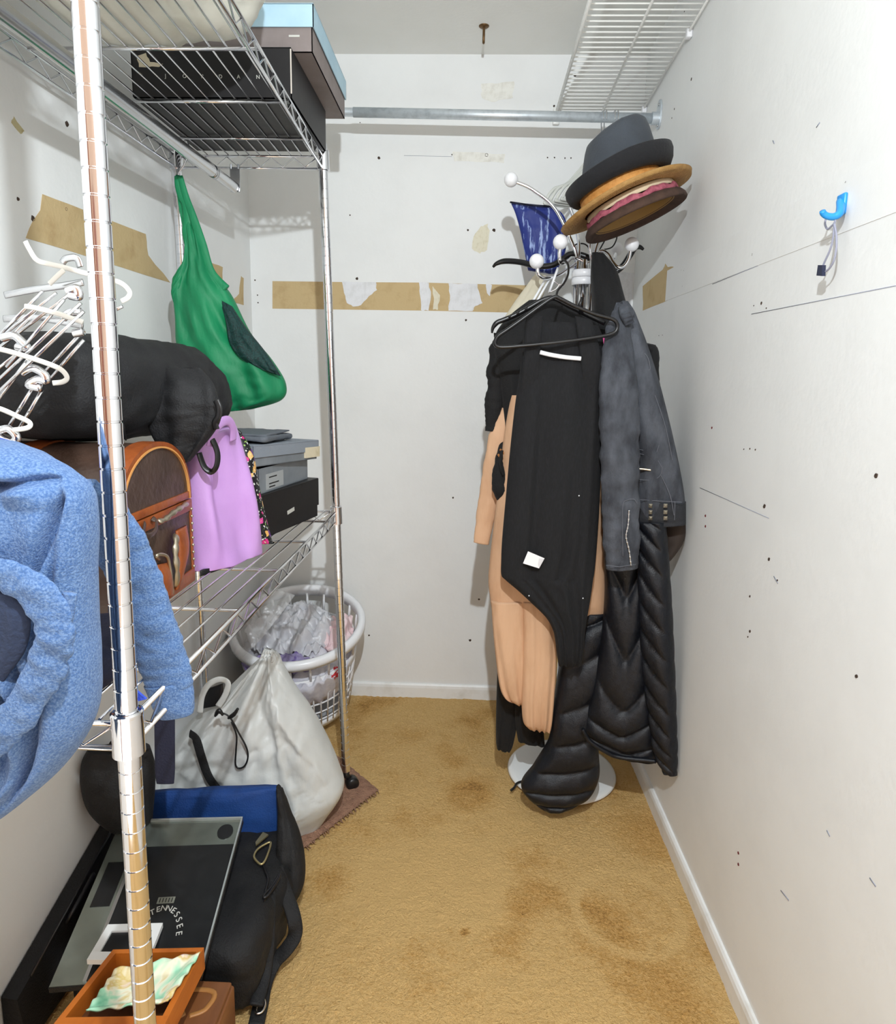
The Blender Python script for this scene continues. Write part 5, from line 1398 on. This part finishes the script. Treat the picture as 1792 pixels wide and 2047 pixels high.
# cream garment cover
cc = thing('garment_cover', 'cream translucent garment cover sloping down left of the coat tree', 'cover', Y(1030, 650, -.52))
rows = [(1072, 545, 1094, 552, -.50, .008), (1052, 572, 1090, 580, -.51, .02), (1028, 605, 1078, 612, -.52, .03), (1006, 640, 1060, 648, -.53, .03), (998, 660, 1050, 668, -.53, .02)]
v, f = loft(pl(rows, 0, .02), 30, 40, None, .004, 5, 1, .8, .003, 20)
MB().add(v, f).obj('cover_body', mat('cream_film', (214, 206, 184), .5, bump=(30, .2), alpha=.85), cc)
wh = thing('clothes_hanger', 'white plastic hanger bars inside the clothes left of the coat tree', 'hanger', Y(1070, 600, -.57))
for A, B in (((1092, 556), (1044, 640)), ((1100, 556), (1052, 640)), ((1116, 535), (1098, 585))):
    MB().tube([Y(*A, -.575), Y(*B, -.585)], .0042, 8, True, .6).obj('bar', M_WHITEPL, wh)
MB().tube(cat([Y(a, b, -.60) for a, b in ((1098, 585), (1112, 578), (1120, 568), (1126, 575), (1118, 570), (1108, 562))], 20), .002, 8).obj('wire_hook', M_CHROME, wh)

# black garment on the right behind the clamp
g5 = thing('black_coat', 'black coat hanging behind the chrome poles beside the denim jacket', 'coat', Y(1225, 700, -.60))
rows = [(1184, 505, 1208, 508, -.57, .03), (1182, 545, 1232, 540, -.58, .06), (1184, 590, 1246, 590, -.60, .09), (1186, 650, 1262, 650, -.62, .11), (1190, 760, 1292, 760, -.63, .12), (1200, 900, 1320, 900, -.63, .12), (1206, 1050, 1330, 1050, -.63, .10)]
v, f = loft(pl(rows, 0, .06), 60, 56, None, .010, 4, 3, .75, .006, 10)
MB().add(v, f).obj('coat_body', M_BLKJ2, g5)
rows = [(1282, 684, 1308, 690, (-.70, -.74), .03), (1288, 705, 1314, 705, (-.70, -.74), .035), (1296, 740, 1312, 742, (-.70, -.74), .03), (1302, 770, 1316, 772, (-.70, -.74), .02)]
v, f = loft(pl(rows, 0, .02), 24, 40, lambda u, vv, s: .002 * math.sin(30 * u), 0, 0, 0, .8, .003, 30)
MB().add(v, f).obj('cuff', M_BLKJ2, g5)
rows = [(1300, 1040, 1370, 1040, (-.72, -.79), .05), (1306, 1085, 1366, 1080, (-.72, -.79), .05), (1312, 1120, 1345, 1112, (-.72, -.79), .03), (1316, 1135, 1330, 1130, (-.73, -.78), .01)]
v, f = loft(pl(rows, 0, .02), 24, 30, None, 0, 0, 0, .8, .004, 20)
MB().add(v, f).obj('lining', mat('dark_brown_lining', (52, 42, 36), .8), g5)

# black long sleeved top on a notched hanger
g2 = thing('long_sleeved_shirt', 'black long-sleeved shirt with its sleeve hanging at the far left of the clothes', 'shirt', Y(1000, 860, -.66))
rows = [(1058, 600, 1130, 598, -.655, .02), (1020, 630, 1180, 628, -.66, .05), (992, 665, 1200, 660, -.665, .07), (988, 700, 1205, 700, -.67, .08), (1000, 760, 1205, 760, -.67, .08), (1010, 860, 1200, 860, -.67, .07), (1012, 950, 1195, 960, -.67, .06), (1010, 1010, 1190, 1010, -.67, .03)]
v, f = loft(pl(rows, 0, .06), 60, 60, None, .008, 4, 2, .75, .006, 12)
MB().add(v, f).obj('shirt_body', M_BLKJ2, g2)
v, f = sleeve([Y(a, b, -.66) for a, b in ((1012, 670), (1002, 720), (992, 775), (988, 820), (985, 862))], [.035, .034, .028, .025, .022], 26, 60, .5, .006, 22, 4)
MB().add(v, f).obj('sleeve', M_BLKJ2, g2)
v, f = sleeve([Y(a, b, y) for a, b, y in ((1016, 880, -.66), (1006, 930, -.70), (1004, 975, -.71), (1014, 1000, -.70), (1024, 1012, -.69))], [.02, .026, .028, .022, .012], 22, 50, .6, .003, 30, 9)
MB().add(v, f).obj('sleeve', M_BLKJ2, g2)
nh = thing('clothes_hanger', 'black notched hanger with curled tip under the front black hanger', 'hanger', Y(1040, 640, -.74))
P = [Y(*q) for q in ((984, 666, -.735), (986, 655, -.735), (994, 645, -.735), (1006, 640, -.735), (1030, 630, -.735), (1060, 614, -.735), (1085, 600, -.735), (1108, 596, -.735), (1140, 612, -.735), (1180, 632, -.735), (1210, 646, -.735))]
MB().tube(cat(P, 60), [.002 + .0035 * min(1, i / 10) for i in range(60)], 10, True, 1.2, (0, 0, 1)).obj('arm_bar', M_HANGB, nh)
for q in ((1018, 636), (1034, 629), (1050, 621)):
    MB().tube([Y(q[0], q[1], -.74), Y(q[0] + 4, q[1] - 7, -.74)], .0026, 8).obj('notch', M_HANGB, nh)
MB().tube([Y(1163, 628, -.74), Y(1160, 608, -.742), Y(1164, 594, -.744)], [.006, .005, .003], 8).obj('notch', M_HANGB, nh)

# peach coat
g3 = thing('peach_coat', 'peach suede coat hanging behind the long black cardigan', 'coat', Y(1040, 1465, -.70))
rows = [(1022, 790, 1180, 790, -.69, .05), (1008, 870, 1195, 880, -.695, .07), (998, 960, 1202, 960, -.70, .08), (986, 1060, 1207, 1060, -.70, .085), (977, 1150, 1212, 1150, -.70, .085), (980, 1195, 1214, 1200, -.70, .08), (984, 1222, 1215, 1230, -.70, .05)]
v, f = loft(pl(rows, 0, .06), 60, 70, None, .010, 5, 1.4, .75, .004, 8)
MB().add(v, f).obj('coat_body', M_PEACH, g3)
rows = [(982, 1200, 1052, 1200, -.715, .05), (986, 1260, 1052, 1260, -.715, .055), (992, 1320, 1051, 1320, -.715, .05), (999, 1370, 1049, 1375, -.715, .045), (1008, 1392, 1048, 1402, -.715, .035), (1022, 1402, 1046, 1412, -.715, .01)]
v, f = loft(pl(rows, 0, .05), 50, 44, None, .010, 3.5, 2.6, .75, .003, 8)
MB().add(v, f).obj('front_panel', M_PEACH, g3)
rows = [(1044, 1200, 1116, 1200, -.725, .05), (1045, 1270, 1114, 1270, -.725, .06), (1044, 1340, 1112, 1340, -.725, .06), (1043, 1400, 1108, 1400, -.725, .055), (1046, 1440, 1104, 1445, -.725, .045), (1056, 1455, 1100, 1464, -.725, .02)]
v, f = loft(pl(rows, 0, .05), 60, 60, lambda u, vv, s: -.014 * math.exp(-((u - .25) / .10) ** 2) * smoothstep(.3, .8, vv), .010, 4.5, .4, .75, .003, 8)
MB().add(v, f).obj('front_panel', M_PEACH, g3)
v, f = sleeve([Y(a, b, y) for a, b, y in ((1020, 820, -.665), (1000, 880, -.66), (985, 960, -.655), (972, 1030, -.65), (962, 1086, -.65)) ], [.026, .034, .032, .028, .022], 26, 60, .45, .003, 16, 6)
MB().add(v, f).obj('sleeve', M_PEACH, g3)
v, f = sleeve([Y(a, b, -.735) for a, b in ((1004, 900), (1001, 925), (1006, 950))], [.004, .005, .003], 10, 20, .6, .002, 40, 2)
MB().add(v, f).obj('belt_end', M_BLKJ2, g3)
MB().tube(cat([Y(a, b, -.71) for a, b in ((1000, 898), (1010, 910), (1004, 918), (996, 908))], 20), .003, 8).obj('belt_loop', M_PEACHD, g3)

# black trousers at the lower left
g7 = thing('black_trousers', 'black trouser leg hanging below the peach coat near the back wall', 'trousers', Y(1010, 1498, -.60))
rows = [(996, 1300, 1060, 1300, -.61, .05), (993, 1390, 1040, 1395, -.61, .05), (992, 1440, 1034, 1448, -.61, .045), (992, 1480, 1026, 1488, -.61, .04), (994, 1496, 1020, 1502, -.61, .02)]
v, f = loft(pl(rows, 0, .05), 40, 40, None, .006, 4, 1, .75, .004, 10)
MB().add(v, f).obj('leg', M_BLKJ2, g7)
rows = [(1030, 1390, 1080, 1400, -.63, .04), (1030, 1440, 1086, 1450, -.63, .04), (1036, 1480, 1090, 1490, -.63, .03)]
v, f = loft(pl(rows, 0, .05), 30, 40, None, .006, 4, 2, .75, .004, 10)
MB().add(v, f).obj('leg', M_BLKJ2, g7)

# long black puffer coat
g6 = thing('puffer_coat', 'long black quilted puffer coat reaching the carpet on the coat tree', 'coat', (1.2, -.72, .01))
def quilt(N, u0, slope, amp, ph=0.0, curve=0.0):
    def d(u, v, s):
        if s < 0 and False: return 0
        q = v * N + slope * abs(u - u0) + ph + curve * math.sin(2 * u)
        w = abs(math.sin(PI * q))
        return amp * (w ** .45 - .6)
    return d
rows = [(1166, 1222, 1222, 1224, -.70, .05), (1140, 1265, 1218, 1262, -.70, .08), (1118, 1340, 1210, 1350, -.705, .10), (1106, 1420, 1198, 1430, -.71, .11), (1098, 1480, 1196, 1490, -.715, .11), (1068, 1530, 1198, 1545, -.72, .10), (1042, 1568, 1182, 1585, -.725, .09), (1062, 1598, 1150, 1608, -.73, .06), (1088, 1618, 1118, 1622, -.735, .02)]
v, f = loft(pl(rows, 0, .08), 150, 80, quilt(7.5, -1, .30, .020, .2), .004, 3, 1, .75, .003, 14)
v = [Vector((p.x, p.y, max(p.z, .012))) for p in v]
MB().add(v, f).obj('left_panel', M_PUFF, g6)
rows = [(1206, 1000, 1292, 1000, (-.72, -.74), .05), (1206, 1080, 1292, 1080, (-.73, -.75), .07), (1209, 1180, 1294, 1180, (-.735, -.76), .085), (1200, 1290, 1300, 1290, (-.74, -.77), .09), (1182, 1390, 1308, 1390, (-.745, -.78), .09), (1168, 1440, 1312, 1450, (-.745, -.79), .085), (1172, 1470, 1315, 1495, (-.745, -.79), .07), (1210, 1500, 1315, 1518, (-.745, -.79), .04), (1238, 1512, 1314, 1524, (-.745, -.79), .02)]
v, f = loft(pl(rows, 0, .08), 170, 100, quilt(7.2, .05, .75, .022, .1), 0, 0, 0, .75, .003, 14)
MB().add(v, f).obj('centre_panel', M_PUFF, g6)
rows = [(1272, 1040, 1330, 1045, (-.79, -.84), .05), (1276, 1120, 1336, 1120, (-.79, -.84), .06), (1282, 1220, 1341, 1220, (-.79, -.85), .06), (1288, 1320, 1345, 1320, (-.79, -.855), .06), (1300, 1420, 1348, 1420, (-.80, -.86), .055), (1312, 1500, 1350, 1500, (-.81, -.865), .045), (1332, 1545, 1350, 1552, (-.83, -.865), .02)]
v, f = loft(pl(rows, 0, .06), 170, 70, quilt(11, 1.0, .75, .014, .4), 0, 0, 0, .75, .003, 14)
v = [Vector((min(p.x, RW - .004), p.y, p.z)) for p in v]
MB().add(v, f).obj('right_panel', M_PUFF, g6)
# hem tube and cord end
MB().tube(cat([Y(a, b, y) for a, b, y in ((1165, 1458, -.80), (1180, 1482, -.80), (1210, 1502, -.80), (1240, 1514, -.80), (1312, 1522, -.825))], 40), .006, 10).obj('hem', M_PUFF, g6)
MB().tube(cat([Z(a, b, .02) for a, b in ((1045, 1562), (1034, 1566), (1028, 1575), (1022, 1580))], 14), .004, 8).obj('cord_end', M_BLACKPL, g6)

# pink cloth peeking out
pk = thing('pink_scarf', 'small bright pink cloth peeking out between cardigan and denim jacket', 'scarf', Y(1206, 700, -.745))
rows = [(1196, 676, 1216, 676, -.74, .02), (1196, 692, 1216, 692, -.74, .025), (1198, 708, 1212, 706, -.74, .01)]
v, f = loft(pl(rows, 0, .02), 20, 24, None, .002, 4, 1, .8, .004, 40)
MB().add(v, f).obj('cloth_body', mat('hot_pink_cloth', (222, 84, 150), .7, var=(60, (244, 190, 214), .5, .65)), pk)

# denim jacket
g4 = thing('denim_jacket', 'washed black denim biker jacket hanging at the right of the coat tree', 'jacket', Y(1290, 1135, -.82))
YD = (-.775, -.825)
rows = [(1232, 606, 1256, 602, (-.76, -.77), .03), (1226, 630, 1272, 628, (-.765, -.78), .06), (1230, 680, 1288, 680, YD, .08), (1236, 760, 1316, 760, YD, .085), (1246, 850, 1340, 850, YD, .09), (1256, 930, 1358, 930, YD, .09), (1262, 985, 1368, 985, YD, .085), (1264, 1022, 1371, 1022, YD, .08), (1266, 1044, 1372, 1046, YD, .06)]
def den_d(u, v, s):
    return .007 * math.sin(5 * u + 3 * v) + .006 * math.sin(11 * v + 3 * u) * (1 - smoothstep(.8, .9, v)) + .006 * abs(nz(u * 2.5, v * 6, 3))
v, f = loft(pl(rows, 0, .08), 90, 80, den_d, 0, 0, 0, .72, .005, 16)
v = [Vector((min(p.x, RW - .004), p.y, p.z)) for p in v]
MB().add(v, f).obj('jacket_body', M_DENIM, g4)
def dsurf(px, py, off=.0):
    """a point just proud of the jacket's front face at this place of the picture"""
    t = (px - 1236) / (1370 - 1236); y = YD[0] + (YD[1] - YD[0]) * max(0, min(1, t))
    return Y(px, py, y - .047 - off)
v, f = sleeve([Y(a, b, y) for a, b, y in ((1250, 618, -.80), (1238, 660, -.83), (1236, 760, -.855), (1240, 880, -.86), (1240, 980, -.86), (1242, 1070, -.86), (1244, 1136, -.86))], [.024, .032, .047, .049, .048, .047, .041], 36, 110, .62, .005, 16, 3)
sl = MB().add(v, f).obj('sleeve', M_DENIM, g4)
# cuff with zip on the sleeve
def ssurf(px, py, o=0.0): return Y(px, py, -.893 - o)
MB().tube(cat([ssurf(a, b) for a, b in ((1246, 1112), (1245, 1060), (1246, 1010), (1254, 1000), (1268, 998), (1274, 1006))], 40), .0008, 6).obj('stitching', M_STITCH, sl)
MB().tube(cat([ssurf(a, b) for a, b in ((1258, 1020), (1256, 1050), (1252, 1072), (1258, 1100), (1262, 1130))], 40), [.0018 + .0014 * (i % 3 == 0) for i in range(40)], 8).obj('zip', M_CHROME2, sl)
MB().tube([ssurf(1212, 1130), ssurf(1240, 1133), ssurf(1272, 1128)], .0008, 6).obj('stitching', M_STITCH, sl)
# shoulder tab, collar
rows = [(1236, 614, 1254, 606, (-.835, -.835), .02), (1240, 632, 1262, 626, (-.85, -.85), .026), (1250, 652, 1268, 644, (-.85, -.85), .02)]
v, f = loft(pl(rows, 0, .02), 24, 30, lambda u, vv, s: .002 * math.sin(34 * vv), 0, 0, 0, .8, .002, 30)
MB().add(v, f).obj('shoulder_tab', M_DENIM, g4)
# oval pocket patches, zips, hem band, studs
for l in (((1272, 708), (1285, 704), (1296, 716), (1300, 738), (1290, 736), (1276, 722)),):
    MB().tube(cat([dsurf(a, b) for a, b in l], 40, True), 0.0008, 6, closed=True).obj('stitching', M_STITCH, g4)
for l in (((1268, 748), (1285, 750), (1300, 760)), ((1268, 754), (1285, 757), (1300, 768)), ((1276, 898), (1295, 903), (1312, 915), (1324, 935)), ((1276, 906), (1295, 912), (1310, 926)), ((1276, 958), (1296, 960), (1312, 957), (1322, 948), (1324, 935)), ((1322, 950), (1340, 990), (1348, 1030)), ((1350, 1002), (1349, 1040)), ((1270, 998), (1310, 1001), (1364, 1004)), ((1300, 870), (1294, 895)), ((1318, 890), (1312, 908)), ((1310, 790), (1330, 850), (1345, 920))):
    MB().tube(cat([dsurf(a, b) for a, b in l], 24), 0.0008, 6).obj('stitching', M_STITCH, g4)
MB().tube(cat([dsurf(a, b, .001) for a, b in ((1276, 937), (1288, 938), (1302, 940))], 16), .003, 8).obj('zip', M_OLDBRASS, g4)
rows = [(1266, 1000, 1372, 1004, (YD[0] - .008, YD[1] - .006), .075), (1266, 1024, 1372, 1026, (YD[0] - .008, YD[1] - .006), .08), (1267, 1048, 1372, 1048, (YD[0] - .008, YD[1] - .006), .07)]
v, f = loft(pl(rows, 0, .08), 16, 60, None, 0, 0, 0, .7, .003, 20)
v = [Vector((min(p.x, RW - .004), p.y, p.z)) for p in v]
MB().add(v, f).obj('hem_band', M_DENIMD, g4)
for px in (1301, 1331):
    for py in (1011, 1024, 1036):
        c = dsurf(px, py, .004)
        MB().add([c + Vector((-.005, 0, -.005)), c + Vector((.005, 0, -.005)), c + Vector((.005, 0, .005)), c + Vector((-.005, 0, .005)), c + Vector((0, -.005, 0))], [(0, 1, 4), (1, 2, 4), (2, 3, 4), (3, 0, 4), (3, 2, 1, 0)]).obj('stud', M_OLDBRASS, g4, False)

# long black cardigan in front
g1 = thing('black_cardigan', 'long black jersey cardigan with diagonal hem at the front of the coat tree', 'cardigan', Y(1110, 1330, -.81))
YC = -.81
rows = [(1050, 640, 1196, 650, YC, .03), (1046, 680, 1206, 680, YC, .05), (1040, 740, 1208, 740, YC, .055), (1030, 810, 1207, 810, YC, .06), (1020, 900, 1203, 900, YC, .06), (1011, 1000, 1199, 1000, YC, .06), (1004, 1080, 1194, 1080, YC, .058), (1002.5, 1120, 1191, 1120, YC, .056), (1002.5, 1148, 1188, 1148, YC, .056), (1010, 1158, 1186, 1158, YC, .056), (1036, 1180, 1183, 1180, YC, .055), (1064, 1206, 1179, 1206, YC, .053), (1092, 1234, 1174, 1234, YC, .052), (1106, 1260, 1170, 1260, YC, .05), (1111, 1285, 1168, 1285, YC, .05), (1114, 1310, 1165, 1312, YC, .045), (1117, 1330, 1162, 1330, YC, .02)]
def car_d(u, v, s):
    return .010 * math.exp(-((u - (.55 - .75 * smoothstep(.3, .8, v) * .6)) / .13) ** 2) * smoothstep(.15, .35, v) + .006 * math.sin(7 * u + 2 * v) + .007 * math.exp(-((u + .55 - .15 * v) / .07) ** 2) * smoothstep(.1, .3, v) - .007 * math.exp(-((u + .42 - .15 * v) / .05) ** 2) * smoothstep(.1, .3, v) + .010 * math.exp(-((u - .78 + .1 * v) / .08) ** 2) - .014 * math.exp(-((u - (.40 - .45 * smoothstep(.3, .8, v))) / .06) ** 2) * smoothstep(.25, .45, v)
v, f = loft(pl(rows, 0, .05), 140, 90, car_d, .004, 3, 1, .75, .002, 10)
MB().add(v, f).obj('cardigan_body', M_BLKJ, g1)
for L_ in ([(1052, 628, 1086, 632, YC - .03, .012), (1050, 680, 1082, 682, YC - .034, .014), (1046, 740, 1078, 742, YC - .028, .014), (1040, 800, 1070, 802, YC - .012, .008)], [(1150, 632, 1184, 640, YC - .03, .012), (1156, 680, 1196, 684, YC - .034, .014), (1162, 730, 1204, 732, YC - .028, .014), (1170, 800, 1204, 802, YC - .012, .008)]):
    v, f = loft(pl(L_, 0, .02), 30, 30, None, .002, 3, 1, .75)
    MB().add(v, f).obj('shoulder_strap', M_BLKJ, g1)
MB().prism([Y(a, b, YC - .043) for a, b in ((1056, 1102), (1089, 1116), (1078, 1136), (1046, 1126))], (0, -.0012, 0)).obj('care_label', mat('white_label', (236, 236, 238), .6), g1, False)
MB().prism([Y(a, b, YC - .0445) for a, b in ((1078, 1116), (1088, 1117), (1078, 1135), (1076, 1128))], (0, -.0008, 0)).obj('label_fold', mat('label_grey', (212, 212, 216), .6), g1, False)
MB().tube(cat([Y(a, b, YC - .04) for a, b in ((1080, 704), (1100, 709), (1130, 714), (1162, 717))], 20), .0055, 10, True, .6, (0, -1, 0)).obj('white_piping', M_WHITEPL, g1)
for a, b in ((1058, 1191), (1166, 1196), (1158, 991)):
    MB().ball(Y(a, b, YC - .032), .0018, 8, 6).obj('lint', M_WHITEPL, g1)

# front hanger
h1 = thing('clothes_hanger', 'black tubular hanger holding the long cardigan in front', 'hanger', Y(1110, 650, -.87))
YH = -.868
P = [Y(a, b, YH) for a, b in ((1108, 594), (1080, 612), (1050, 634), (1016, 658), (996, 672), (990, 684), (994, 692), (1010, 694), (1060, 690), (1120, 684), (1180, 676), (1222, 668), (1234, 658), (1233, 645), (1222, 637), (1190, 628), (1150, 612), (1120, 597))]
MB().tube(cat(P, 110, True), .0048, 10, closed=True).obj('hanger_frame', M_HANGB, h1)
P = [Y(a, b, y) for a, b, y in ((1112, 594, YH), (1116, 580, YH + .02), (1128, 566, YH + .06), (1136, 548, YH + .1), (1136, 530, YH + .13), (1128, 520, YH + .15), (1120, 526, YH + .16))]
MB().tube(cat(P, 40), .0030, 8).obj('hook', M_HANGB, h1)
